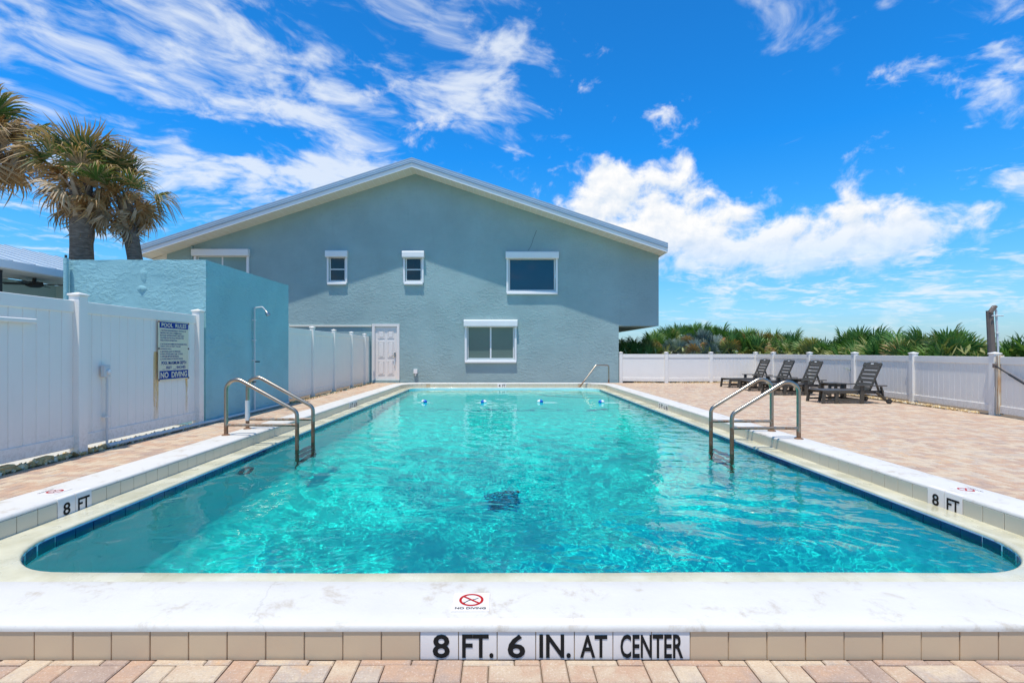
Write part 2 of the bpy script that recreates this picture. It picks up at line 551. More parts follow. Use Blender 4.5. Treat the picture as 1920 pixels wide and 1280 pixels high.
def leaf_mat(name, a, b_, c_, tip=None):
    m, T, b, pos, out = new_mat(name)
    ro = T.n('ShaderNodeObjectInfo').outputs['Random']
    ri = T.n('ShaderNodeNewGeometry').outputs['Random Per Island']
    n = T.noise(pos, 5, 3, 0.6)
    v = T.m('ADD', T.m('ADD', T.m('MULTIPLY', ro, 0.45), T.m('MULTIPLY', ri, 0.35)), T.m('MULTIPLY', n, 0.25))
    c = T.ramp(v, [(0.15, a), (0.5, b_), (0.9, c_)])
    if tip:
        oc = T.n('ShaderNodeTexCoord').outputs['Object']
        L = T.vm('LENGTH', oc)
        f = T.smooth(T.m('ADD', L, T.m('MULTIPLY', T.m('SUBTRACT', ri, 0.5), 0.7)), 0.88, 1.45)
        c = T.mix(f, c, tip)
    T.put(b.inputs['Base Color'], c)
    b.inputs['Roughness'].default_value = 0.5
    b.inputs['Specular IOR Level'].default_value = 0.35
    tr = T.n('ShaderNodeBsdfTranslucent')
    T.put(tr.inputs[0], T.mix(1.0, c, (1.0, 1.1, 0.6), 'MULTIPLY'))
    mx = T.n('ShaderNodeMixShader')
    mx.inputs[0].default_value = 0.22
    T.nt.links.new(b.outputs[0], mx.inputs[1])
    T.nt.links.new(tr.outputs[0], mx.inputs[2])
    T.nt.links.new(mx.outputs[0], out.inputs[0])
    return m


M['leaf_green'] = leaf_mat('green_fan_leaf', (0.042, 0.12, 0.024), (0.10, 0.225, 0.045), (0.23, 0.34, 0.095))
M['leaf_tipped'] = leaf_mat('brown_tipped_fan_leaf', (0.035, 0.085, 0.015), (0.07, 0.14, 0.025), (0.14, 0.19, 0.045), tip=(0.42, 0.27, 0.125))
M['leaf_yellow'] = leaf_mat('yellowing_fan_leaf', (0.12, 0.15, 0.04), (0.25, 0.27, 0.08), (0.42, 0.37, 0.15))
M['leaf_silver'] = leaf_mat('silver_fan_leaf', (0.11, 0.16, 0.14), (0.18, 0.25, 0.22), (0.32, 0.38, 0.34))
M['leaf_dead'] = leaf_mat('dead_fan_leaf', (0.24, 0.115, 0.036), (0.44, 0.245, 0.095), (0.60, 0.41, 0.22))
M['leaf_grey'] = leaf_mat('dry_pale_fan_leaf', (0.26, 0.17, 0.09), (0.42, 0.30, 0.18), (0.55, 0.44, 0.31))


def trunk_mat():
    m, T, b, pos, out = new_mat('palm_trunk_bark')
    x, y, z = T.sep(pos)
    n = T.noise(T.comb(T.m('MULTIPLY', x, 2), T.m('MULTIPLY', y, 2), T.m('MULTIPLY', z, 9)), 3, 6, 0.65)
    c = T.ramp(n, [(0.3, (0.085, 0.060, 0.042)), (0.55, (0.19, 0.14, 0.10)), (0.75, (0.32, 0.25, 0.19))])
    T.put(b.inputs['Base Color'], c)
    b.inputs['Roughness'].default_value = 0.9
    bumpify(T, b, n, 0.7, 0.03)
    return m


M['trunk'] = trunk_mat()
M['boot'] = pm('dry_leaf_base', (0.40, 0.30, 0.20), 0.85, 0.4, 9, 0.4, 60)


# ------------------------------------------------------------------ mesh builder
class MB:
    def __init__(s):
        s.v, s.f, s.mi = [], [], []
        s.cur = 0

    def add(s, vs, fs):
        o = len(s.v)
        s.v += [tuple(v) for v in vs]
        s.f += [tuple(i + o for i in f) for f in fs]
        s.mi += [s.cur] * len(fs)
        return s

    def box(s, c, d, rot=None, ch=0.0):
        """box centred at c with full size d, optional rotation (Euler or Matrix) and chamfer"""
        hx, hy, hz = d[0] / 2, d[1] / 2, d[2] / 2
        mt = None
        if rot is not None:
            mt = rot if isinstance(rot, Matrix) else Euler(rot).to_matrix()
        c = Vector(c)
        if ch <= 0:
            vs = [Vector((sx * hx, sy * hy, sz * hz)) for sz in (-1, 1) for sy in (-1, 1) for sx in (-1, 1)]
            fs = [(0, 2, 3, 1), (4, 5, 7, 6), (0, 1, 5, 4), (2, 6, 7, 3), (0, 4, 6, 2), (1, 3, 7, 5)]
        else:
            ch = min(ch, hx * .9, hy * .9, hz * .9)
            vs, idx = [], {}
            for sx in (-1, 1):
                for sy in (-1, 1):
                    for sz in (-1, 1):
                        for ax in range(3):
                            p = [sx * (hx - ch), sy * (hy - ch), sz * (hz - ch)]
                            p[ax] = (sx * hx, sy * hy, sz * hz)[ax]
                            idx[(sx, sy, sz, ax)] = len(vs)
                            vs.append(Vector(p))
            fs = []
            for ax in range(3):
                o = [a for a in range(3) if a != ax]
                for sg in (-1, 1):
                    q = []
                    for a, b in ((-1, -1), (1, -1), (1, 1), (-1, 1)):
                        k = [0, 0, 0]
                        k[ax], k[o[0]], k[o[1]] = sg, a, b
                        q.append(idx[(*k, ax)])
                    if (sg > 0) == (ax == 1):
                        q = q[::-1]
                    fs.append(tuple(q))
            for ax in range(3):
                o = [a for a in range(3) if a != ax]
                for a in (-1, 1):
                    for b in (-1, 1):
                        q = []
                        for sg, wh in ((-1, o[0]), (1, o[0]), (1, o[1]), (-1, o[1])):
                            k = [0, 0, 0]
                            k[ax], k[o[0]], k[o[1]] = sg, a, b
                            q.append(idx[(*k, wh)])
                        if not ((a * b > 0) == (ax != 1)):
                            q = q[::-1]
                        q = q[::-1]
                        fs.append(tuple(q))
            for sx in (-1, 1):
                for sy in (-1, 1):
                    for sz in (-1, 1):
                        q = [idx[(sx, sy, sz, a)] for a in range(3)]
                        if sx * sy * sz < 0:
                            q = q[::-1]
                        fs.append(tuple(q))
        vs = [(mt @ v if mt else v) + c for v in vs]
        return s.add(vs, fs)

    def bx(s, x0, x1, y0, y1, z0, z1, ch=0.0):
        return s.box(((x0 + x1) / 2, (y0 + y1) / 2, (z0 + z1) / 2), (abs(x1 - x0), abs(y1 - y0), abs(z1 - z0)), None, ch)

    def bar(s, p, q, w, h, ch=0.0, up=(0, 0, 1)):
        """square bar from p to q; w across, h along 'up'"""
        p, q = Vector(p), Vector(q)
        d = q - p
        L = d.length
        d.normalize()
        upv = Vector(up)
        sx = d.cross(upv)
        if sx.length < 1e-4:
            sx = d.cross(Vector((1, 0, 0)))
        sx.normalize()
        uz = sx.cross(d)
        mt = Matrix((d, sx, uz)).transposed()
        return s.box((p + q) / 2, (L, w, h), mt, ch)

    def tube(s, pts, r, n=10, cap=True, rs=None):
        pts = [Vector(p) for p in pts]
        rings = []
        prev = None
        for i, p in enumerate(pts):
            a = pts[max(0, i - 1)]
            b = pts[min(len(pts) - 1, i + 1)]
            t = (b - a).normalized()
            if prev is None:
                u = t.orthogonal().normalized()
            else:
                u = (prev - t * prev.dot(t)).normalized()
            prev = u
            w = t.cross(u)
            rr = rs[i] if rs else r
            rings.append([p + (u * math.cos(2 * math.pi * k / n) + w * math.sin(2 * math.pi * k / n)) * rr for k in range(n)])
        vs = [v for rg in rings for v in rg]
        fs = []
        for i in range(len(rings) - 1):
            for k in range(n):
                k2 = (k + 1) % n
                fs.append((i * n + k, i * n + k2, (i + 1) * n + k2, (i + 1) * n + k))
        if cap:
            fs.append(tuple(range(n))[::-1])
            fs.append(tuple((len(rings) - 1) * n + k for k in range(n)))
        return s.add(vs, fs)

    def lathe(s, prof, n=16, c=(0, 0, 0), axis='z'):
        vs, fs = [], []
        for r, h in prof:
            for k in range(n):
                a = 2 * math.pi * k / n
                p = (r * math.cos(a), r * math.sin(a), h)
                if axis == 'x':
                    p = (h, p[0], p[1])
                elif axis == 'y':
                    p = (p[1], h, p[0])
                vs.append(Vector(p) + Vector(c))
        for i in range(len(prof) - 1):
            for k in range(n):
                k2 = (k + 1) % n
                fs.append((i * n + k, i * n + k2, (i + 1) * n + k2, (i + 1) * n + k))
        fs.append(tuple(range(n))[::-1])
        fs.append(tuple((len(prof) - 1) * n + k for k in range(n)))
        return s.add(vs, fs)

    def prism(s, poly, axis, a, b):
        """extrude a 2D polygon along axis ('x': poly in (y,z); 'y': poly in (x,z); 'z': poly in (x,y))"""
        n = len(poly)

        def mk(p, t):
            return {'x': (t, p[0], p[1]), 'y': (p[0], t, p[1]), 'z': (p[0], p[1], t)}[axis]
        vs = [mk(p, a) for p in poly] + [mk(p, b) for p in poly]
        fs = [tuple(range(n)), tuple(range(2 * n - 1, n - 1, -1))]
        for k in range(n):
            k2 = (k + 1) % n
            fs.append((k, k + n, k2 + n, k2))
        return s.add(vs, fs)

    def mesh(s, name, mats, smooth=False):
        me = bpy.data.meshes.new(name)
        me.from_pydata(s.v, [], s.f)
        for m in (mats if isinstance(mats, (list, tuple)) else [mats]):
            me.materials.append(m)
        if len(me.materials) > 1:
            me.polygons.foreach_set('material_index', s.mi)
        bm = bmesh.new()
        bm.from_mesh(me)
        bmesh.ops.recalc_face_normals(bm, faces=bm.faces)
        bm.to_mesh(me)
        bm.free()
        if smooth:
            me.shade_smooth()
            if smooth is not True:
                try:
                    me.set_sharp_from_angle(angle=R(smooth))
                except Exception:
                    pass
        me.update()
        return me


def link(name, me, parent=None, loc=(0, 0, 0), rot=(0, 0, 0)):
    o = bpy.data.objects.new(name, me)
    COL.objects.link(o)
    o.location = loc
    o.rotation_euler = rot
    if parent is not None:
        o.parent = parent
    return o


def part(name, mb, mat, parent, smooth=False, loc=(0, 0, 0), rot=(0, 0, 0), label=None, kind=None):
    me = mb.mesh(name, mat, smooth) if isinstance(mb, MB) else mb
    o = link(name, me, parent, loc, rot)
    if label:
        o['label'] = label
    if kind:
        o['kind'] = kind
    return o


def tag(o, label, cat, group=None):
    o['label'] = label
    o['category'] = cat
    if group:
        o['group'] = group
    return o


def thing(name, label, cat, loc=(0, 0, 0), rz=0.0, group=None):
    o = link(name, None, None, loc, (0, 0, rz))
    o.empty_display_size = 0.2
    return tag(o, label, cat, group)


def struct(o):
    o['kind'] = 'structure'
    return o


def copy_thing(root, loc, rz, label, group):
    r = root.copy()
    COL.objects.link(r)
    r.location = loc
    r.rotation_euler = (0, 0, rz)
    r['label'] = label
    r['group'] = group
    for ch in list(root.children):
        c = ch.copy()
        COL.objects.link(c)
        c.parent = r
        for g in list(ch.children):
            d = g.copy()
            COL.objects.link(d)
            d.parent = c
    return r


# text as thin geometry -------------------------------------------------
def text_mesh(txt, w, h, mat, bold=0.0, depth=0.0012):
    """flat lettering fitted to w x h, centred on the origin in XY, facing +Z"""
    cu = bpy.data.curves.new('lettering', 'FONT')
    cu.body = txt
    cu.size = 1.0
    cu.offset = bold
    cu.resolution_u = 3
    cu.align_x = 'LEFT'
    ob = bpy.data.objects.new('lettering', cu)
    COL.objects.link(ob)
    dg = bpy.context.evaluated_depsgraph_get()
    me = bpy.data.meshes.new_from_object(ob.evaluated_get(dg))
    bpy.data.objects.remove(ob)
    bpy.data.curves.remove(cu)
    n = len(me.vertices)
    co = np.empty(n * 3)
    me.vertices.foreach_get('co', co)
    co = co.reshape(-1, 3)
    mn, mx = co.min(0), co.max(0)
    co -= (mn + mx) / 2
    sc = np.array([w / max(1e-6, mx[0] - mn[0]), h / max(1e-6, mx[1] - mn[1]), 1.0])
    co *= sc
    co[:, 2] = depth
    me.vertices.foreach_set('co', co.ravel())
    me.materials.clear()
    me.materials.append(mat)
    me.update()
    return me


# ------------------------------------------------------------------ ground sheet
g = MB()
g.add([(-900, -300, -0.16), (900, -300, -0.16), (900, -60, -0.16), (-900, -60, -0.16)], [(0, 1, 2, 3)])
HX0, HX1, HY0, HY1 = -3.4, 3.6, 2.2, 17.4     # hole for the basin
B0, B1 = -900, 900
zz = -0.16
g.add([(B0, -60, zz), (B1, -60, zz), (B1, HY0, zz), (B0, HY0, zz)], [(0, 1, 2, 3)])
g.add([(B0, HY1, zz), (B1, HY1, zz), (B1, 3000, zz), (B0, 3000, zz)], [(0, 1, 2, 3)])
g.add([(B0, HY0, zz), (HX0, HY0, zz), (HX0, HY1, zz), (B0, HY1, zz)], [(0, 1, 2, 3)])
g.add([(HX1, HY0, zz), (B1, HY0, zz), (B1, HY1, zz), (HX1, HY1, zz)], [(0, 1, 2, 3)])
struct(part('ground', g, M['sand'], None))

# ------------------------------------------------------------------ pool
LX0, LX1, LY0, LY1, LR = -2.98, 3.22, 2.75, 16.9, 0.6     # lip of the gutter = basin wall
IX0, IX1, IY0, IY1, IR = -3.26, 3.46, 2.38, 17.2, 0.70    # inner face of the curb
OX0, OX1, OY0, OY1, OR = -3.65, 3.83, 1.99, 17.6, 0.85    # outer face of the curb
CZ = 0.135
WZ = -0.052


def rrect(x0, x1, y0, y1, r, nc=10, ns=(8, 40)):
    pts = []
    segs = [((x0 + r, y0), (x1 - r, y0), ns[0]), ((x1, y0 + r), (x1, y1 - r), ns[1]), ((x1 - r, y1), (x0 + r, y1), ns[0]), ((x0, y1 - r), (x0, y0 + r), ns[1])]
    cen = [(x1 - r, y0 + r, -90), (x1 - r, y1 - r, 0), (x0 + r, y1 - r, 90), (x0 + r, y0 + r, 180)]
    for (a, b, n), (cx, cy, a0) in zip(segs, cen):
        for k in range(n):
            t = k / n
            pts.append((a[0] + (b[0] - a[0]) * t, a[1] + (b[1] - a[1]) * t))
        for k in range(nc):
            an = R(a0 + 90 * k / nc)
            pts.append((cx + r * math.cos(an), cy + r * math.sin(an)))
    return pts


def rings_mesh(rings, close_profile=False):
    mb = MB()
    n = len(rings[0])
    for rg in rings:
        mb.v += rg
    m = len(rings)
    rng = range(m) if close_profile else range(m - 1)
    for i in rng:
        j = (i + 1) % m
        for k in range(n):
            k2 = (k + 1) % n
            mb.f.append((i * n + k, i * n + k2, j * n + k2, j * n + k))
            mb.mi.append(0)
    return mb


def floor_z(y):
    pts = [(2.0, -2.55), (7.6, -2.62), (9.0, -2.45), (12.4, -1.62), (12.9, -1.52), (17.5, -1.25)]
    for (a, za), (b, zb) in zip(pts, pts[1:]):
        if y <= b:
            t = max(0, (y - a) / (b - a))
            return za + (zb - za) * t
    return pts[-1][1]


def lerp_ring(t_in, z, jit=0.0):
    """ring between outer curb face (t=0) and inner curb face (t=1)"""
    L = lambda a, b: a + (b - a) * t_in
    pr = rrect(L(OX0, IX0), L(OX1, IX1), L(OY0, IY0), L(OY1, IY1), L(OR, IR), 12, (20, 60))
    return [(x, y, z + (jit * mnoise.noise((x * 1.3, y * 1.3, 0)) if jit else 0)) for x, y in pr]


pool = struct(link('swimming_pool', None))
pool['label'] = 'long rectangular swimming pool with raised white curb'
# basin: walls and floor
wall_top = [(x, y, -0.004) for x, y in rrect(LX0, LX1, LY0, LY1, LR, 10, (8, 50))]
CR = 0.5


def cove_r(y):
    t = min(1, max(0, (12.0 - y) / 4.5))
    return CR + 1.25 * t * t * (3 - 2 * t)


PXC, PYC = (LX0 + LX1) / 2, (LY0 + LY1) / 2
rings_ = [wall_top]
for k in range(9):
    an = R(90 * k / 8)
    rg_ = []
    for x, y, z in wall_top:
        cr = cove_r(y)
        ins_ = cr * (1 - math.cos(an)) + 0.0005
        yy_ = PYC + (y - PYC) * (1 - min(ins_, .9) / ((LY1 - LY0) / 2))
        rg_.append((PXC + (x - PXC) * (1 - ins_ / ((LX1 - LX0) / 2)), yy_, floor_z(y) + cr * (1 - math.sin(an)) - (.01 if k == 8 else 0)))
    rings_.append(rg_)
basin = rings_mesh(rings_)
fx = np.linspace(LX0 + .4, LX1 - .4, 12)
fy = np.linspace(LY0 + .4, LY1 - .4, 60)
o = len(basin.v)
for yy in fy:
    for xx in fx:
        basin.v.append((float(xx), float(yy), floor_z(float(yy))))
for j in range(len(fy) - 1):
    for i in range(len(fx) - 1):
        a = o + j * len(fx) + i
        basin.f.append((a, a + 1, a + len(fx) + 1, a + len(fx)))
        basin.mi.append(0)
basin_o = part('basin', basin, M['plaster'], pool, smooth=60)
# gutter ledge: from under the curb to the lip
lo = rrect(IX0 - .05, IX1 + .05, IY0 - .05, IY1 + .05, IR + .05, 12, (20, 60))
li = rrect(LX0 - .012, LX1 + .012, LY0 - .012, LY1 + .012, LR + .012, 12, (20, 60))
lm = rrect(LX0 - .06, LX1 + .06, LY0 - .06, LY1 + .06, LR + .06, 12, (20, 60))
ll = rrect(LX0, LX1, LY0, LY1, LR, 12, (20, 60))
lj = lambda p, z: [(x, y, z + 0.006 * mnoise.noise((x * 2, y * 2, 4))) for x, y in p]
part('gutter_ledge', rings_mesh([lj(lo, -0.004), lj(lm, 0.004), lj(li, 0.012), [(x, y, 0.002) for x, y in ll], [(x, y, -0.012) for x, y in ll]]), M['ledge'], pool, smooth=True)
# curb
prof = [(0.03, -0.14), (0.03, 0.105), (0.0, 0.108), (0.0, 0.118), (0.012, 0.129), (0.04, CZ), (0.3, CZ + .002), (0.7, CZ + .002), (0.96, CZ), (0.985, 0.130), (1.0, 0.118), (1.0, 0.112), (0.985, 0.109), (0.985, -0.03)]
curb = part('curb', rings_mesh([lerp_ring(t, z, 0.004 if 0.03 < t < 0.97 else 0.0) for t, z in prof]), [M['coping'], M['grout']], pool, smooth=50)
nring = len(lerp_ring(0, 0))
mi = np.zeros(len(curb.data.polygons), dtype=np.int32)
mi[:nring] = 1
mi[-nring:] = 1
curb.data.polygons.foreach_set('material_index', mi)

# tiles on the curb faces
TW = 0.1537
tile_me = MB().box((0, 0, 0), (TW - 0.004, 0.010, 0.118), None, 0.002).mesh('tile', M['tile_tan'])
tile_cr = MB().box((0, 0, 0), (TW - 0.004, 0.010, 0.118), None, 0.002).mesh('tile', M['tile_cream'])
# white marker tile: its rounded top wraps over the curb edge
wt = MB()
prof_w = [(-0.008, -0.06), (-0.008, 0.066), (-0.004, 0.076), (0.004, 0.081), (0.030, 0.083), (0.030, -0.06)]
wt.prism([(p[0], p[1]) for p in prof_w], 'x', -TW / 2 + .002, TW / 2 - .002)
tile_wh = wt.mesh('marker_tile', M['tile_white'], smooth=30)


def put_tile(x, y, ang, me=tile_me, name='tile', z=0.05):
    return link(name, me, pool, (x, y, z), (0, 0, ang))


letters = {0: ('8', 0.068, 0.094), 1: ('FT.', 0.125, 0.094), 2: ('6', 0.070, 0.094), 3: ('IN.', 0.125, 0.094), 4: ('AT', 0.108, 0.09), 5: ('CEN', 0.125, 0.094), 6: ('TER', 0.122, 0.094)}
x_start = -0.322
for k in range(-20, 24):
    xa = x_start + k * TW
    if xa < OX0 + OR - .05 or xa + TW > OX1 - OR + .05:
        continue
    xc = xa + TW / 2
    if k in letters:
        t = put_tile(xc, OY0 + 0.012, 0, tile_wh, 'marker_tile', 0.056)
        s_, w_, h_ = letters[k]
        dx = 0.015 if s_ == 'CEN' else (-0.012 if s_ == 'TER' else (0.008 if s_ == '8' else 0))
        link('lettering', text_mesh(s_, w_, h_, M['ink_black'], 0.02), t, (dx, -0.0085, -0.007), (R(90), 0, 0))
    else:
        put_tile(xc, OY0 + 0.010 + rnd.uniform(-.0012, .0012), 0)
# inner faces
for side in (-1, 1):
    y = 3.68 if side < 0 else 3.75
    xf = IX0 - 0.004 if side < 0 else IX1 + 0.004
    ang = R(90) if side < 0 else R(-90)
    names = ['8', 'FT'] if side < 0 else ['FT', '8']
    mid0 = 46 if side < 0 else 43
    mid = {mid0 + i: s_ for i, s_ in enumerate(['5', 'FT', '6', 'IN'] if side < 0 else ['IN', '6', 'FT', '5'])}
    for k in range(-4, 100):
        yc = y + (k + 0.5) * TW
        if yc - TW / 2 < IY0 + IR or yc + TW / 2 > IY1 - IR:
            continue
        txt = names[k] if k in (0, 1) else mid.get(k)
        if txt:
            t = link('marker_tile', tile_wh, pool, (xf, yc, 0.056), (0, 0, ang))
            link('lettering', text_mesh(txt, 0.062 if len(txt) == 1 else 0.108, 0.094, M['ink_black'], 0.02), t, (0, -0.0085, -0.012), (R(90), 0, 0))
        else:
            put_tile(xf, yc, ang, tile_cr)
ft = {0: '4', 1: 'FT'}
for k in range(-20, 22):
    xc = -0.15 + (k + .5) * TW + 0.03
    if xc - TW / 2 < IX0 + IR or xc + TW / 2 > IX1 - IR:
        continue
    if k in ft:
        t = link('marker_tile', tile_wh, pool, (xc, IY1 + .004, 0.056), (0, 0, 0))
        link('lettering', text_mesh(ft[k], 0.062 if k == 0 else 0.108, 0.094, M['ink_black'], 0.02), t, (0, -0.0085, -0.004), (R(90), 0, 0))
    else:
        put_tile(xc, IY1 + .004, 0, tile_cr)
for cx, cy, a0 in ((IX1 - IR, IY1 - IR, 0), (IX0 + IR, IY1 - IR, 90)):
    n = 7
    for k in range(n):
        an = R(a0 + (k + .5) * 90 / n)
        put_tile(cx + (IR + .005) * math.cos(an), cy + (IR + .005) * math.sin(an), an - R(90) + R(0), tile_cr)
for cx, cy, a0 in ((IX1 - IR, IY0 + IR, -90), (IX0 + IR, IY0 + IR, 180)):
    n = 7
    for k in range(n):
        an = R(a0 + (k + .5) * 90 / n)
        put_tile(cx + (IR + .005) * math.cos(an), cy + (IR + .005) * math.sin(an), an - R(90), tile_cr)

# blue waterline tiles
wl_me = MB().box((0, 0, 0), (TW - 0.003, 0.012, 0.15), None, 0.002).mesh('waterline_tile', M['tile_blue'])


def run_len(a, b):
    n = round(abs(b - a) / TW)
    return [(a + (b - a) * (k + .5) / n) for k in range(n)]


for yy in run_len(LY0 + LR, LY1 - LR):
    link('waterline_tile', wl_me, pool, (LX0, yy, -0.090), (0, 0, R(90)))
    link('waterline_tile', wl_me, pool, (LX1, yy, -0.090), (0, 0, R(-90)))
for cx, cy, a0 in ((LX0 + LR, LY0 + LR, 180), (LX1 - LR, LY0 + LR, -90)):
    for k in range(6):
        an = R(a0 + (k + .5) * 15)
        link('waterline_tile', wl_me, pool, (cx + LR * math.cos(an), cy + LR * math.sin(an), -0.090), (0, 0, an - R(90)))
# line of dark tile across the slope break
ml = MB()
yb = 12.55
ml.box(((LX0 + LX1) / 2, yb, floor_z(yb) + .004), (LX1 - LX0 - 2 * CR, 0.06, 0.012))
for xs, sg in ((LX0, 1), (LX1, -1)):
    pp = [(xs + sg * (CR * (1 - math.cos(R(15 * k))) + .004), yb, floor_z(yb) + CR * (1 - math.sin(R(15 * k))) + .004) for k in range(7)]
    for p_, q_ in zip(pp, pp[1:]):
        ml.bar(p_, q_, 0.06, 0.012)
    ml.bx(xs - .004, xs + .008, yb - .03, yb + .03, floor_z(yb) + CR, -0.17)
part('marker_line', ml, M['ink_blue'], pool)
# drain grate
dr = MB()
dy = 6.95
dz = floor_z(dy)
dr.bx(-0.20, 0.26, dy - .23, dy + .23, dz - .02, dz + .02)
grate = part('drain', dr, M['drain_blue'], pool)
dg_ = MB()
for k in range(6):
    dg_.bx(-0.17, 0.23, dy - .20 + k * .075, dy - .175 + k * .075, dz + .02, dz + .035)
part('grate_bar', dg_, M['dark'], grate)
# wall light
lr = MB()
for k in range(24):
    a, b2 = 2 * math.pi * k / 24, 2 * math.pi * (k + 1) / 24
    lr.tube([(LX0 + .03, 5.81 + .125 * math.cos(a), -.54 + .125 * math.sin(a)), (LX0 + .03, 5.81 + .125 * math.cos(b2), -.54 + .125 * math.sin(b2))], 0.022, 6)
pl = part('pool_light', lr, M['dark'], pool, smooth=True)
part('lens', MB().lathe([(0.11, 0), (0.09, 0.02), (0.0005, 0.03)], 18, (LX0 + .004, 5.81, -.54), 'x'), M['float_white'], pl, smooth=True)
# corner steps
for rad, dep in ((1.95, 0.95), (1.55, 0.65), (1.15, 0.36)):
    poly = [(LX1 + .02, LY1 + .02)]
    for k in range(19):
        an = R(180 + 90 * k / 18)
        poly.append((LX1 + .02 + rad * math.cos(an) * 1.15, LY1 + .02 + rad * math.sin(an)))
    part('step', MB().prism(poly, 'z', floor_z(16.5) - .1, -dep), M['plaster'], pool)

# no diving emblems lying on the curb
def no_diving(parent, loc, rz, small=1.0):
    pl_ = MB().box((0, 0, 0), (0.158, 0.158, 0.004), None, 0.001)
    t = part('emblem_tile', pl_, M['tile_white'], parent, loc=loc, rot=(0, 0, rz))
    rg = MB()
    n = 40
    ro, ri = 0.053, 0.042
    cy = 0.014
    vs = []
    for k in range(n):
        a = 2 * math.pi * k / n
        vs += [(ro * math.cos(a), cy + ro * math.sin(a), .0032), (ri * math.cos(a), cy + ri * math.sin(a), .0032)]
    rg.add(vs, [(2 * k, 2 * ((k + 1) % n), 2 * ((k + 1) % n) + 1, 2 * k + 1) for k in range(n)])
    a = R(-40)
    dx, dy_ = math.cos(a), math.sin(a)
    nx, ny = -dy_ * .0048, dx * .0048
    rg.add([(-dx * .045 + nx, cy - dy_ * .045 + ny, .0036), (-dx * .045 - nx, cy - dy_ * .045 - ny, .0036), (dx * .045 - nx, cy + dy_ * .045 - ny, .0036), (dx * .045 + nx, cy + dy_ * .045 + ny, .0036)], [(0, 1, 2, 3)])
    part('prohibition_ring', rg, M['ink_red'], t)
    dv = MB()
    P = [(-.026, -.022), (-.012, -.006), (0, 0), (.014, .004), (.030, .016)]
    for (ax, ay), (bx_, by_) in zip(P, P[1:]):
        d = Vector((bx_ - ax, by_ - ay)).normalized()
        qx, qy = -d.y * .0022, d.x * .0022
        dv.add([(ax + qx, cy + ay + qy, .003), (ax - qx, cy + ay - qy, .003), (bx_ - qx, cy + by_ - qy, .003), (bx_ + qx, cy + by_ + qy, .003)], [(0, 1, 2, 3)])
    dv.add([(-.030 + .005 * math.cos(a_), cy - .026 + .005 * math.sin(a_), .003) for a_ in [k * math.pi / 4 for k in range(8)]], [tuple(range(8))])
    part('diver', dv, M['ink_black'], t)
    link('lettering', text_mesh('NO DIVING', 0.130, 0.0165, M['ink_black'], 0.02), t, (0, -0.057, 0.0022))


no_diving(pool, (-0.128, 2.165, CZ + .004), 0)
no_diving(pool, (-3.46, 3.87, CZ + .004), R(-90))
no_diving(pool, (3.655, 3.92, CZ + .004), R(90))


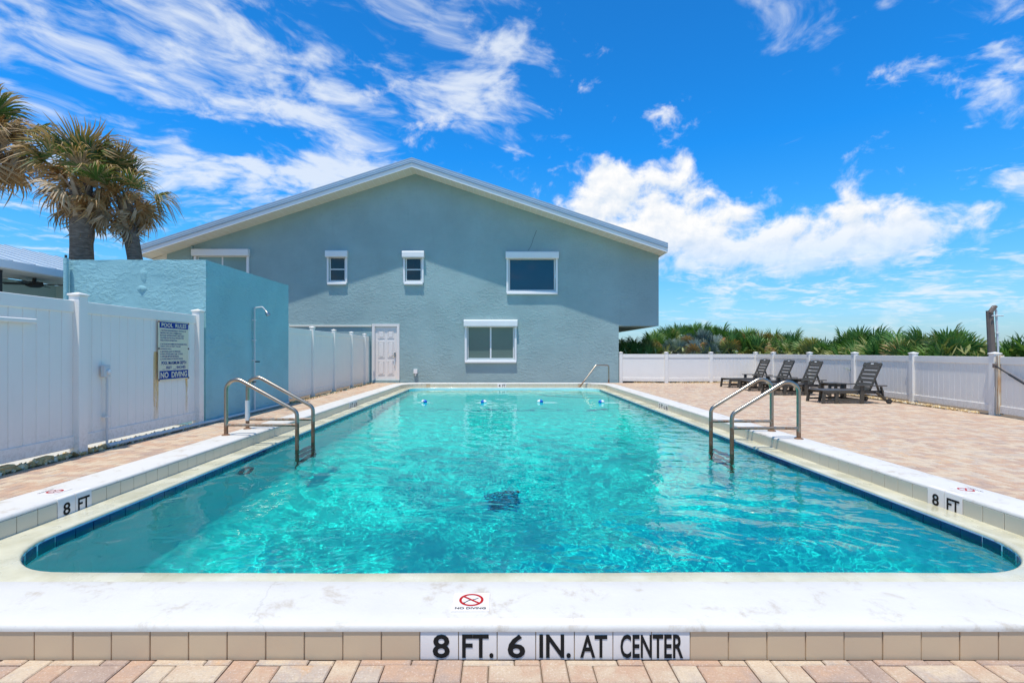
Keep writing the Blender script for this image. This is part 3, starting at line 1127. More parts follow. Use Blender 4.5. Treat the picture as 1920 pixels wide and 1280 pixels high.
# ------------------------------------------------------------------ water
def build_water():
    x0, x1, y0, y1 = LX0 - .03, LX1 + .03, LY0 - .03, LY1 + .03
    step = 0.013
    nx, ny = int((x1 - x0) / step) + 1, int((y1 - y0) / step) + 1
    xs = np.linspace(x0, x1, nx)
    ys = np.concatenate([np.arange(y0, 5.5, 0.0115), np.arange(5.5, 10.0, 0.02), np.arange(10.0, y1, 0.032), [y1]])
    ny = len(ys)
    X, Y = np.meshgrid(xs, ys)
    rg = np.random.RandomState(5)
    Z = np.zeros_like(X)
    Zs = np.zeros_like(X)
    # warp the coordinates so that the ripples do not run in straight lines
    def lowf(seed, wl, n=8):
        q = np.random.RandomState(seed)
        r = np.zeros_like(X)
        for _ in range(n):
            a = q.uniform(0, 2 * np.pi)
            k = 2 * np.pi / (wl * q.uniform(0.6, 1.6))
            r += np.sin(k * (X * np.cos(a) + Y * np.sin(a)) + q.uniform(0, 6.28))
        return r / np.sqrt(n)
    wx = X + 0.06 * lowf(1, 1.3)
    wy = Y + 0.06 * lowf(2, 1.3)
    for i in range(70):
        wl = 0.13 * (3.4 ** rg.uniform(0, 1))
        a = rg.normal(R(75), 1.0)
        k = 2 * np.pi / wl
        Z += 0.10 / k ** 2 * np.cos(k * (wx * np.cos(a) + wy * np.sin(a)) + rg.uniform(0, 2 * np.pi))
    for i in range(80):
        wl = 0.046 * (2.5 ** rg.uniform(0, 1))
        a = rg.normal(R(75), 1.2)
        k = 2 * np.pi / wl
        Zs += 0.0052 / k * (70.0 / k) ** 0.35 * np.cos(k * (wx * np.cos(a) + wy * np.sin(a)) + rg.uniform(0, 2 * np.pi))
    calm = 0.86 + 0.14 * np.tanh(1.1 * lowf(3, 4.0) + 0.2)
    far = np.clip((15.5 - Y) / 9.0, 0.12, 1.0)
    left = np.clip((X + 3.4) / 2.2, 0.35, 1.0)
    Zt = Z * (0.35 + 0.65 * far) + Zs * (0.25 + 0.75 * calm) * far * left * 1.15
    zb = -2.9
    top = np.stack([X, Y, WZ + Zt], -1).reshape(-1, 3)
    nv = nx * ny
    idx = np.arange(nv).reshape(ny, nx)
    quads = np.stack([idx[:-1, :-1], idx[:-1, 1:], idx[1:, 1:], idx[1:, :-1]], -1).reshape(-1, 4)
    border = np.concatenate([idx[0, :], idx[1:, -1], idx[-1, :-1][::-1], idx[1:-1, 0][::-1]])
    bot = top[border].copy()
    bot[:, 2] = zb
    m = len(border)
    vs = np.concatenate([top, bot])
    me = bpy.data.meshes.new('water')
    bi = np.arange(m) + nv
    side = np.stack([border, bi, np.roll(bi, -1), np.roll(border, -1)], -1)
    faces = np.concatenate([quads, side])
    nf = len(faces)
    me.vertices.add(len(vs))
    me.vertices.foreach_set('co', vs.ravel())
    me.loops.add(nf * 4 + m)
    lv = np.concatenate([faces.ravel(), bi[::-1]])
    me.loops.foreach_set('vertex_index', lv.astype(np.int32))
    me.polygons.add(nf + 1)
    ls = np.concatenate([np.arange(nf) * 4, [nf * 4]])
    me.polygons.foreach_set('loop_start', ls.astype(np.int32))
    me.update(calc_edges=True)
    me.validate()
    me.materials.append(M['water'])
    sm = np.zeros(len(me.polygons), dtype=bool)
    sm[:len(quads)] = True
    me.polygons.foreach_set('use_smooth', sm)
    try:
        me.set_sharp_from_angle(angle=R(60))
    except Exception:
        pass
    ob = struct(link('water', me))
    return ob


water = build_water()
sl.cycles.is_caustics_light = True
water.cycles.is_caustics_caster = True
for o_ in pool.children:
    o_.cycles.is_caustics_receiver = True

# ------------------------------------------------------------------ paved deck
deck = MB()
DZ = -0.012
for (x0, x1, y0, y1) in ((-8.0, OX0 + .05, -1.0, 19.9), (OX1 - .05, 12.0, -1.0, 19.9), (OX0 + .05, OX1 - .05, -1.0, OY0 + .05), (OX0 + .05, OX1 - .05, OY1 - .05, 19.9)):
    deck.add([(x0, y0, DZ), (x1, y0, DZ), (x1, y1, DZ), (x0, y1, DZ)], [(0, 1, 2, 3)])
deck_o = struct(part('paved_deck', deck, M['joint'], None))


def paver_rects():
    U = 0.10125
    out = []
    y_pair0 = 1.85
    regions = ((-4.92, OX0 - .005, 1.4, 19.62), (OX1 + .005, 9.42, 1.4, 19.6), (OX0 - .005, OX1 + .005, 1.4, OY0 - .004), (OX0 - .005, OX1 + .005, OY1 + .006, 19.62))

    def place(x0, x1, y0, y1):
        gp = 0.0022
        for rx0, rx1, ry0, ry1 in regions:
            a0, a1, b0, b1 = max(x0, rx0), min(x1, rx1), max(y0, ry0), min(y1, ry1)
            if a1 - a0 > .012 and b1 - b0 > .012:
                out.append((a0 + gp, a1 - gp, b0 + gp, b1 - gp))
    for j in range(-3, 90):
        yb_ = y_pair0 + j * 2 * U
        if yb_ > 19.7:
            break
        off = -0.655 + (0 if j % 2 == 0 else 2 * U)
        for i in range(-12, 28):
            xb = off + i * 4 * U
            place(xb, xb + U, yb_, yb_ + 2 * U)
            place(xb + U, xb + 3 * U, yb_ + U, yb_ + 2 * U)
            place(xb + 3 * U, xb + 4 * U, yb_ + U, yb_ + 2 * U)
            place(xb + U, xb + 2 * U, yb_, yb_ + U)
            place(xb + 2 * U, xb + 4 * U, yb_, yb_ + U)
    return out


rects = paver_rects()


def paver_geo(mb, x0, x1, y0, y1, z, tx=0, ty=0):
    c = 0.0045
    zt = lambda x, y: z + tx * (x - x0) + ty * (y - y0)
    b = DZ - 0.01
    o = len(mb.v)
    mb.v += [(x0, y0, b), (x1, y0, b), (x1, y1, b), (x0, y1, b),
             (x0, y0, zt(x0, y0) - c), (x1, y0, zt(x1, y0) - c), (x1, y1, zt(x1, y1) - c), (x0, y1, zt(x0, y1) - c),
             (x0 + c, y0 + c, zt(x0, y0)), (x1 - c, y0 + c, zt(x1, y0)), (x1 - c, y1 - c, zt(x1, y1)), (x0 + c, y1 - c, zt(x0, y1))]
    for r in (0, 4):
        for k in range(4):
            k2 = (k + 1) % 4
            mb.f.append((o + r + k, o + r + k2, o + r + 4 + k2, o + r + 4 + k))
    mb.f.append((o + 8, o + 9, o + 10, o + 11))
    mb.mi += [0] * 9


def vis_size(r):
    x0, x1, y0, y1 = r
    cx, cy = (x0 + x1) / 2, (y0 + y1) / 2
    if cy < 1.80:
        return 0
    px = 939 + F * cx / cy
    if not (-10 < px < 1930):
        return 0
    if cx < 0 and cy > 5.5 and cx < -4.95:
        return 0
    w = F * (x1 - x0) / cy
    h = F * CH / cy ** 2 * (y1 - y0)
    return min(w, h) * 4 + w * 0.3


order = sorted(range(len(rects)), key=lambda i: -vis_size(rects[i]))
solo = set(order[:300])
rest = MB()
pv_cache = {}
for i, r in enumerate(rects):
    z = rnd.uniform(-.0018, .0018)
    if i in solo:
        w, h = r[1] - r[0], r[3] - r[2]
        key = (round(w, 3), round(h, 3))
        if key not in pv_cache:
            mb = MB()
            paver_geo(mb, -w / 2, w / 2, -h / 2, h / 2, 0)
            pv_cache[key] = mb.mesh('paver', M['paver'])
        ob = link('paver', pv_cache[key], deck_o, ((r[0] + r[1]) / 2, (r[2] + r[3]) / 2, z + .001), (rnd.uniform(-.006, .006), rnd.uniform(-.006, .006), rnd.uniform(-.006, .006)))
    else:
        paver_geo(rest, *r, z, rnd.uniform(-.008, .008), rnd.uniform(-.008, .008))
rme = bpy.data.meshes.new('paver_field')
rme.from_pydata(rest.v, [], rest.f)
rme.materials.append(M['paver'])
rme.update()
pf = link('paver_field', rme, deck_o)
pf['kind'] = 'stuff'


M['concrete'] = pm('pale_concrete', (0.50, 0.47, 0.42), 0.9, 0.12, 2, 0.2, 40)
struct(part('bounce_slab', MB().bx(-8.95, -5.12, 1.5, 8.30, -.1, 0.0), M['concrete'], None))  # added pale slab behind the fence, bounces light up into the porch

# gravel strips -----------------------------------------------------------
def gravel(name, line, width, n, seed, size=(0.012, 0.035)):
    q = random.Random(seed)
    mb = MB()
    for _ in range(n):
        t = q.random() * (len(line) - 1)
        i = int(t)
        a, b = Vector(line[i]), Vector(line[i + 1])
        p = a + (b - a) * (t - i)
        d = (b - a).normalized()
        nn = Vector((-d.y, d.x))
        p = p + nn * (q.gauss(0, 0.4) * width)
        s = q.uniform(*size)
        vs = []
        for sx, sy, sz in ((1, 0, 0), (-1, 0, 0), (0, 1, 0), (0, -1, 0), (0, 0, 1), (0, 0, -1)):
            k = s * q.uniform(.6, 1.2)
            vs.append((sx * k, sy * k, sz * k * .7))
        mt = Euler((q.uniform(0, 6), q.uniform(0, 6), q.uniform(0, 6))).to_matrix()
        mb.add([mt @ Vector(v) + Vector((p.x, p.y, s * .35)) for v in vs],
               [(0, 2, 4), (2, 1, 4), (1, 3, 4), (3, 0, 4), (2, 0, 5), (1, 2, 5), (3, 1, 5), (0, 3, 5)])
    me = bpy.data.meshes.new(name)
    me.from_pydata(mb.v, [], mb.f)
    me.materials.append(M['gravel_rnd'])
    o = link(name, me)
    o['kind'] = 'stuff'
    return o


def gravel_mat():
    m, T, b, pos, out = new_mat('mixed_orange_gravel')
    ri = T.n('ShaderNodeNewGeometry').outputs['Random Per Island']
    c = T.ramp(ri, [(0.0, (0.30, 0.17, 0.06)), (0.3, (0.55, 0.36, 0.14)), (0.6, (0.72, 0.53, 0.26)), (0.85, (0.80, 0.70, 0.50)), (1.0, (0.42, 0.30, 0.2))])
    T.put(b.inputs['Base Color'], c)
    b.inputs['Roughness'].default_value = 0.8
    return m


M['gravel_rnd'] = gravel_mat()


# ------------------------------------------------------------------ fences
def fence_post(parent, x, y, h, w=0.127, name='post', rz=0.0):
    p = part(name, MB().bx(-w / 2, w / 2, -w / 2, w / 2, -0.05, h, 0.004), M['white'], parent, loc=(x, y, 0), rot=(0, 0, rz))
    c = w / 2 + 0.012
    cap = MB().bx(-c, c, -c, c, h, h + .022, 0.004)
    cap.add([(-c + .006, -c + .006, h + .022), (c - .006, -c + .006, h + .022), (c - .006, c - .006, h + .022), (-c + .006, c - .006, h + .022), (0, 0, h + .045)], [(0, 1, 4), (1, 2, 4), (2, 3, 4), (3, 0, 4)])
    part('cap', cap, M['white'], p)
    return p


board_cache = {}


def fence_panel(parent, a, b, z0, z1, boards=True, rail=0.14, th=0.022, bw=0.152, name_prefix=''):
    """panel between points a and b (ends at post faces): two rails and tongue-and-groove boards"""
    a, b = Vector(a), Vector(b)
    d = b - a
    L = d.length
    rz = math.atan2(d.y, d.x)
    c = (a + b) / 2
    part('rail', MB().bx(-L / 2, L / 2, -.025, .025, z1 - rail, z1, 0.004), M['white'], parent, loc=(c.x, c.y, 0), rot=(0, 0, rz))
    part('rail', MB().bx(-L / 2, L / 2, -.025, .025, z0, z0 + rail, 0.004), M['white'], parent, loc=(c.x, c.y, 0), rot=(0, 0, rz))
    if boards:
        n = max(1, round(L / bw))
        w = L / n
        key = (round(w, 4), round(z0, 3), round(z1, 3), th)
        if key not in board_cache:
            board_cache[key] = MB().bx(-w / 2 + .0015, w / 2 - .0015, -th / 2, th / 2, z0 + rail - .01, z1 - rail + .01, 0.006).mesh('board', M['white'])
        for k in range(n):
            p = a + d * ((k + .5) / n)
            link('board', board_cache[key], parent, (p.x, p.y, 0), (0, 0, rz))
    else:
        part('panel', MB().bx(-L / 2, L / 2, -th / 2, th / 2, z0 + rail - .01, z1 - rail + .01), M['white'], parent, loc=(c.x, c.y, 0), rot=(0, 0, rz))


FX = -5.02
# near left fence
fl = thing('privacy_fence', 'tall white vinyl fence with pool rules sign beside the pump house', 'fence', (0, 0, 0))
ps = [3.5, 5.95, 8.30]
for y in ps:
    fence_post(fl, FX, y, 1.88)
fence_post(fl, FX, 1.1, 1.88)
for a, b in ((1.1, 3.5), (3.5, 5.95), (5.95, 8.30)):
    fence_panel(fl, (FX - .02, a + .06), (FX - .02, b - .06), 0.09, 1.82)
# horizontal bar on the near panel
tag(part('grab_bar', MB().box((FX + .04, 4.72, 1.545), (0.03, 1.30, 0.05), None, .008), M['white'], None), 'white horizontal bar fixed across the near fence panel', 'bar')
# far left fence
fl2 = thing('privacy_fence', 'tall white fence between the pump house and the six panel door', 'fence', (0, 0, 0))
ys = [11.9, 13.55, 15.3, 17.1, 18.75]
for i, y in enumerate(ys):
    fence_post(fl2, FX - .08, y, 1.86, w=0.11)
ys2 = ys + [19.35]
for a, b in zip(ys2, ys2[1:]):
    fence_panel(fl2, (FX - .10, a + .05), (FX - .10, b - (.05 if b != 19.35 else 0)), 0.07, 1.80)
# right fence: back run and side run
fr = thing('low_fence', 'low white vinyl fence round the lounge deck in front of palmettos', 'fence', (0, 0, 0))
back = [(4.72, 19.72), (6.42, 19.45), (8.22, 19.6), (10.15, 19.95)]
sidep = [(10.12, 18.6), (10.08, 16.35), (10.0, 14.15), (9.82, 11.92), (9.55, 9.68)]
allp = back + sidep
H = 1.17
for i, (x, y) in enumerate(allp):
    if i >= len(back):
        nx_, ny_ = allp[min(i + 1, len(allp) - 1)]
        px_, py_ = allp[i - 1]
        rz = math.atan2(ny_ - py_, nx_ - px_) + R(90)
    else:
        rz = 0
    fence_post(fr, x, y, H, rz=rz)
for i, ((ax, ay), (bx_, by_)) in enumerate(zip(allp, allp[1:])):
    a, b = Vector((ax, ay)), Vector((bx_, by_))
    d = (b - a).normalized()
    fence_panel(fr, a + d * .06, b - d * .06, 0.06, H - .05, boards=i >= 2)
# gate
gt = thing('pool_gate', 'white vinyl gate with black closer arm and rusty hinge post', 'gate', (9.55, 9.68, 0))
gd = Vector((-0.235, -1.0, 0)).normalized()
rzg = math.atan2(gd.y, gd.x)
gt.rotation_euler = (0, 0, rzg)
part('hinge_strip', MB().bx(.10, .17, -.05, .05, 0.02, H - .02, 0.004), M['rusty_vinyl'], gt)
gp = MB()
part('rail', MB().bx(.172, 1.5, -.025, .025, H - .19, H - .05, 0.004), M['white'], gt)
part('rail', MB().bx(.172, 1.5, -.025, .025, 0.05, 0.19, 0.004), M['white'], gt)
bme = MB().bx(-.074, .074, -.011, .011, .18, H - .18, 0.005).mesh('board', M['white'])
for k in range(8):
    link('board', bme, gt, (.25 + k * .1496, 0, 0))
cl = MB()
cl.tube([(.14, -.085, .955), (.5, -.085, .80)], 0.013, 8)
cl.tube([(.5, -.085, .80), (1.1, -.085, .55)], 0.02, 8)
part('closer_arm', cl, M['rubber'], gt, smooth=True)
part('hinge', MB().bx(.09, .165, -.10, -.045, .91, .99, .006), M['wood_post'], gt)

gravel('gravel_strip', [(9.45, 9.95), (9.70, 11.9), (9.86, 14.1), (9.90, 16.0)], 0.10, 2200, 3)
gravel('gravel_strip', [(FX + .08, 11.9), (FX + .06, 15.0), (FX + .04, 19.3)], 0.09, 1500, 4)
gravel('gravel_strip', [(FX + .0, 3.4), (FX + .0, 6.0), (FX + .02, 8.2)], 0.08, 1400, 5, (0.015, 0.05))
gravel('gravel_strip', [(5.2, 19.55), (7.3, 19.45), (9.4, 19.65)], 0.07, 700, 6)
q_ = random.Random(3)
stone_me = []
for k in range(3):
    mb = MB().box((0, 0, 0), (0.20, 0.09, 0.06), None, 0.012)
    mb.v = [tuple(c + q_.uniform(-.008, .008) for c in v) for v in mb.v]
    stone_me.append(mb.mesh('loose_brick', M['gravel']))
for i, (yy, l_) in enumerate(((4.62, 'orange broken brick nearest the camera under the fence'), (5.05, 'flat sandy stone wedged under the near fence panel'), (5.5, 'orange brick lying beside the tall fence post'))):
    tag(link('loose_brick', stone_me[i], None, (FX - .0, yy, 0.035), (0, 0, R(80 + 9 * i))), l_, 'brick')

# ------------------------------------------------------------------ pump house
def grid_box_face(mb, p0, ux, uz, nu, nv, amp, seed, nrm):
    o = len(mb.v)
    p0, ux, uz, nrm = Vector(p0), Vector(ux), Vector(uz), Vector(nrm)
    for j in range(nv + 1):
        for i in range(nu + 1):
            p = p0 + ux * (i / nu) + uz * (j / nv)
            h = 0
            if amp and 0 < i < nu:
                h = amp * mnoise.noise(p * 2.2 + Vector((seed, 0, 0)))
            top = amp * 0.9 * mnoise.noise(Vector((p.x * 4, p.y * 4, seed))) if j == nv else 0
            p = p + nrm * h + Vector((0, 0, top))
            mb.v.append(tuple(p))
    for j in range(nv):
        for i in range(nu):
            a = o + j * (nu + 1) + i
            mb.f.append((a, a + 1, a + nu + 2, a + nu + 1))
            mb.mi.append(0)


PX0, PX1, PY0, PY1, PZ = -7.36, -4.97, 8.44, 11.72, 2.765
phouse = thing('pump_house', 'small flat topped teal stucco pump house behind the white fence', 'building', (0, 0, 0))
pb = MB()
grid_box_face(pb, (PX0, PY0, -.1), (PX1 - PX0, 0, 0), (0, 0, PZ + .1), 40, 40, 0.012, 1, (0, -1, 0))
grid_box_face(pb, (PX1, PY0, -.1), (0, PY1 - PY0, 0), (0, 0, PZ + .1), 40, 30, 0.010, 2, (1, 0, 0))
grid_box_face(pb, (PX1, PY1, -.1), (PX0 - PX1, 0, 0), (0, 0, PZ + .1), 10, 10, 0.0, 3, (0, 1, 0))
grid_box_face(pb, (PX0, PY1, -.1), (0, PY0 - PY1, 0), (0, 0, PZ + .1), 10, 10, 0.0, 4, (-1, 0, 0))
pb.add([(PX0, PY0, PZ - .02), (PX1, PY0, PZ - .02), (PX1, PY1, PZ - .02), (PX0, PY1, PZ - .02)], [(0, 1, 2, 3)])
part('wall', pb, M['stucco_rough'], phouse, smooth=30)
patch = MB()
for (cx, cz, rw, rh, sd) in ((-6.02, 2.52, .06, .12, 3), (-6.05, 2.28, .09, .05, 5)):
    n = 14
    vs = [(cx, PY0 - .035, cz)]
    for k in range(n):
        a = 2 * math.pi * k / n
        f = 1 + .35 * mnoise.noise((math.cos(a) * 1.5, math.sin(a) * 1.5, sd))
        vs.append((cx + rw * f * math.cos(a), PY0 - .004, cz + rh * f * math.sin(a)))
    patch.add(vs, [(0, 1 + k, 1 + (k + 1) % n) for k in range(n)])
part('plaster_patch', patch, M['stucco_rough'], phouse, smooth=True)
tp = thing('vent_pipe', 'thin teal pipe standing at the left corner of the pump house', 'pipe', (-7.26, 8.36, 0))
part('pipe', MB().tube([(0, 0, .0), (0, 0, 2.78)], .035, 10), M['stucco_rough'], tp, smooth=60)
part('cap', MB().tube([(0, 0, 2.781), (0, 0, 2.83)], .018, 8), M['rubber'], tp, smooth=60)

# outdoor shower on the pump house
def fillet(pts, rad, n=6):
    pts = [Vector(p) for p in pts]
    out = [pts[0]]
    for i in range(1, len(pts) - 1):
        a, p, b = pts[i - 1], pts[i], pts[i + 1]
        r = rad[i - 1] if isinstance(rad, (list, tuple)) else rad
        u, w = (a - p).normalized(), (b - p).normalized()
        ang = u.angle(w)
        t = r / math.tan(ang / 2)
        s_, e_ = p + u * t, p + w * t
        cdir = (u + w).normalized()
        c = p + cdir * (r / math.sin(ang / 2))
        v0, v1 = s_ - c, e_ - c
        tot = v0.angle(v1)
        for k in range(n + 1):
            f = k / n
            v = (v0 * math.sin((1 - f) * tot) + v1 * math.sin(f * tot)) / math.sin(tot)
            out.append(c + v)
    out.append(pts[-1])
    return out


SYs = 10.02
sh = thing('outdoor_shower', 'white outdoor shower pipe and head on the teal pump house wall', 'shower', (PX1, SYs, 0))
part('pipe', MB().tube([(.045, 0, .03), (.045, 0, 2.10)], .017, 10), M['pvc'], sh, smooth=60)
part('shower_arm', MB().tube(fillet([(.03, 0, 2.09), (.20, 0, 2.115), (.27, 0, 2.03)], .05), .014, 8), M['pvc'], sh, smooth=60)
hd = MB()
hd.tube([(.265, 0, 2.04), (.285, 0, 2.005), (.31, 0, 1.96), (.318, 0, 1.945)], .02, 12, True, [.014, .028, .045, .04])
part('shower_head', hd, M['steel_handle'], sh, smooth=60)
part('valve', MB().tube([(.045, 0, 1.02), (.13, 0, 1.02)], .012, 8).box((.14, 0, 1.02), (.02, .03, .02)), M['rubber'], sh)
for z in (1.85, 1.45, 1.05, .62):
    part('pipe_clamp', MB().box((.035, 0, z), (.066, .05, .022), None, .003), M['alu'] if z != .62 else M['rubber'], sh)

# outlet with conduit on the fence
ol = thing('outlet_box', 'white outlet box with thin conduit down the fence beside the tall post', 'outlet box', (FX + .012, 6.31, 0))
part('box', MB().bx(0, .055, -.05, .05, .90, 1.05, .006), M['pvc'], ol)
part('cover', MB().lathe([(.032, 0), (.032, .018), (.012, .026)], 14, (.055, .012, .965), 'x'), M['alu'], ol)
part('conduit', MB().tube([(.03, 0.02, .92), (.03, 0.02, .06)], .014, 8), M['pvc'], ol, smooth=60)
part('pipe_clamp', MB().box((.022, .02, .40), (.05, .09, .018)), M['alu'], ol)
# drain line along the base
dl = thing('drain_pipe', 'white pipe lying along the foot of the fence and pump house', 'pipe', (0, 0, 0))
part('pipe', MB().tube(fillet([(FX + .06, 6.32, .035), (FX + .075, 8.30, .035), (PX1 + .05, 8.62, .035), (PX1 + .05, 11.6, .035)], .08), .028, 10), M['pvc'], dl, smooth=60)
part('coupling', MB().tube([(FX + .066, 7.15, .035), (FX + .067, 7.27, .035)], .035, 10), M['pvc'], dl, smooth=60)
part('coupling', MB().tube([(PX1 + .05, 8.78, .035), (PX1 + .05, 8.9, .035)], .035, 10), M['pvc'], dl, smooth=60)

# pool rules sign ---------------------------------------------------------
SGW, SGH = 0.70, 0.875
sg = thing('pool_rules_sign', 'rust stained pool rules sign with blue bands on the white fence', 'sign', (FX + .022, 7.655, 1.235), R(90))
bd = part('sign_board', MB().bx(-SGW / 2, SGW / 2, -.006, .004, -SGH / 2, SGH / 2), M['ink_cream'], sg)
for z0, z1 in ((.335, .425), (-.425, -.300)):
    part('blue_band', MB().bx(-SGW / 2 + .02, SGW / 2 - .012, -.0075, -.005, z0, z1), M['ink_blue'], bd)


def sgt(txt, z, w, h, mat, x=0.0, bold=0.015, left=None):
    if left is not None:
        x = left + w / 2
    link('lettering', text_mesh(txt, w, h, mat, bold), bd, (x, -.0075, z), (R(90), 0, 0))


sgt('POOL  RULES', .380, .58, .058, M['ink_cream'], 0, .03)
sgt('NO  DIVING', -.363, .62, .088, M['ink_cream'], 0, .03)
lines = [('1. NO FOOD OR BEVERAGES IN THE POOL OR', .60), ('ON POOL WET DECK. COMMERCIALLY', .50), ('BOTTLED WATER IN PLASTIC BOTTLES IS', .55), ('ALLOWED ON THE POOL WET DECK FOR', .54), ('POOL PATRON HYDRATION.', .38), None,
         ('2. NO GLASS OR ANIMALS IN THE FENCED POOL', .62), ('AREA (OR 50 FEET FROM', .46), ('UNFENCED POOL).', .25), ('3. BATHING LOAD 22 PERSONS', .46), ('4. POOL HOURS DAILY A.M. TO DUSK', .52), ('5. SHOWER BEFORE ENTERING', .42), ('6. DO NOT SWALLOW THE POOL WATER', .52)]
z = .300
for ln in lines:
    if ln is None:
        z -= .018
        continue
    sgt(ln[0], z, ln[1], .022, M['ink_blue'], left=-.315)
    z -= .037
sgt('POOL MAXIMUM DEPTH', -.185, .58, .050, M['ink_blue'], 0, .02)
sgt('__ FEET  __ INCHES', -.258, .54, .048, M['ink_blue'], 0, .02)
for sx in (-1, 1):
    for zz_ in (.425, .03, -.43):
        part('screw', MB().lathe([(.016, 0), (.016, -.006), (.006, -.012)], 10, (sx * (SGW / 2 - .005), -.006, zz_), 'y'), M['wood_post'], sg)
# rust runs below the screws: thin stains on the fence face
rr_ = MB()
for yc, wd, zt in ((7.30, .055, 1.22), (8.01, .028, 1.22)):
    rr_.add([(FX + .0265 - .02 + .0, yc - wd, .24), (FX + .0065, yc + wd, .24), (FX + .0065, yc + wd, zt), (FX + .0065, yc - wd, zt)], [(0, 1, 2, 3)])
rr_.v = [(FX - .0055, y, z) for x, y, z in rr_.v]
part('rust_stain', rr_, M['rust_run'], fl)

# ------------------------------------------------------------------ main house
WY = 19.7
RS = WY / F


def wx_(px):
    return (px - 939) * RS


def wz_(py):
    return CH + (659 - py) * RS


house = thing('house', 'large teal stucco house with white gabled eaves beyond the pool', 'house', (0, 0, 0))
FYR = WY - 0.8
RX0, RXA, RX1 = -13.73, -3.36, 6.30
ZT0, ZTA, ZT1 = 5.19, 8.53, 5.31
TH = 0.33
rl = (ZTA - ZT0) / (RXA - RX0)
rr2 = (ZTA - ZT1) / (RX1 - RXA)


def soff(x):
    return (ZTA - TH - (RXA - x) * rl) if x < RXA else (ZTA - TH - (x - RXA) * rr2)


WX0, WX1 = -13.13, wx_(1235)
LXR = wx_(1160)
OVZ = wz_(611)
wins = {'w1': (363, 469, 468, 556), 'w2': (612, 653, 471, 534), 'w3': (755, 796, 472, 534), 'w4': (948, 1047, 473, 552), 'w5': (870, 970, 600, 680)}
holes = []
for k, (a, b, c, d) in wins.items():
    holes.append((wx_(a + 5), wx_(b - 5), wz_(d - 7), wz_(c + 12)))
door_r = (wx_(702.5), wx_(744.5), 0.10, wz_(612))
holes.append(door_r)
# front wall by columns, minus openings
xsb = sorted({WX0, WX1, RXA, LXR} | {h[0] for h in holes} | {h[1] for h in holes})
hw = MB()
for xa, xb in zip(xsb, xsb[1:]):
    zb0 = OVZ if xa >= LXR - 1e-6 else -0.1
    ints = sorted((h[2], h[3]) for h in holes if h[0] <= xa + 1e-6 and h[1] >= xb - 1e-6)
    zcur = zb0
    for a, b in ints:
        hw.add([(xa, WY, zcur), (xb, WY, zcur), (xb, WY, a), (xa, WY, a)], [(0, 1, 2, 3)])
        zcur = b
    hw.add([(xa, WY, zcur), (xb, WY, zcur), (xb, WY, soff(xb) + .02), (xa, WY, soff(xa) + .02)], [(0, 1, 2, 3)])
RV = 0.14
for a, b, c, d in holes:
    hw.add([(a, WY, c), (a, WY + RV, c), (a, WY + RV, d), (a, WY, d)], [(0, 1, 2, 3)])
    hw.add([(b, WY, c), (b, WY, d), (b, WY + RV, d), (b, WY + RV, c)], [(0, 1, 2, 3)])
    hw.add([(a, WY, d), (a, WY + RV, d), (b, WY + RV, d), (b, WY, d)], [(0, 1, 2, 3)])
    hw.add([(a, WY, c), (b, WY, c), (b, WY + RV, c), (a, WY + RV, c)], [(0, 1, 2, 3)])
    hw.add([(a, WY + RV + .1, c), (b, WY + RV + .1, c), (b, WY + RV + .1, d), (a, WY + RV + .1, d)], [(0, 1, 2, 3)])
BY = 32.0
hw.add([(WX1, WY, OVZ), (WX1, BY, OVZ), (WX1, BY, soff(WX1) + .02), (WX1, WY, soff(WX1) + .02)], [(0, 1, 2, 3)])
hw.add([(LXR, WY, -.1), (LXR, BY, -.1), (LXR, BY, OVZ), (LXR, WY, OVZ)], [(0, 1, 2, 3)])
hw.add([(LXR, WY, OVZ), (LXR, BY, OVZ), (WX1, BY, OVZ), (WX1, WY, OVZ)], [(0, 1, 2, 3)])
hw.add([(WX0, WY, -.1), (WX0, WY, soff(WX0)), (WX0, BY, soff(WX0)), (WX0, BY, -.1)], [(0, 1, 2, 3)])
hw.add([(WX0, BY, -.1), (LXR, BY, -.1), (WX1, BY, OVZ), (WX1, BY, soff(WX1)), (RXA, BY, soff(RXA)), (WX0, BY, soff(WX0))], [(0, 1, 2, 3, 4, 5)])
me_w = bpy.data.meshes.new('wall')
me_w.from_pydata(hw.v, [], hw.f)
me_w.materials.append(M['stucco'])
me_w.update()
link('wall', me_w, house)
# slight ledge over the fence beside the door
part('ledge', MB().bx(-13.0, door_r[0] - .12, WY - .045, WY - .002, wz_(612.5), wz_(609.5), .004), M['cream_soffit'], house)
part('upright_strip', MB().bx(wx_(688), wx_(694), WY - .12, WY - .003, 0, 1.85), M['stucco'], house)  # upright strip of wall stucco left of the door


def roof_slab(x0, z0, x1, z1, y0, y1, t0, t1):
    """sloping slab between z - t0 (top) and z - t1 (bottom)"""
    return MB().prism([(x0, z0 - t0), (x1, z1 - t0), (x1, z1 - t1), (x0, z0 - t1)], 'y', y0, y1)


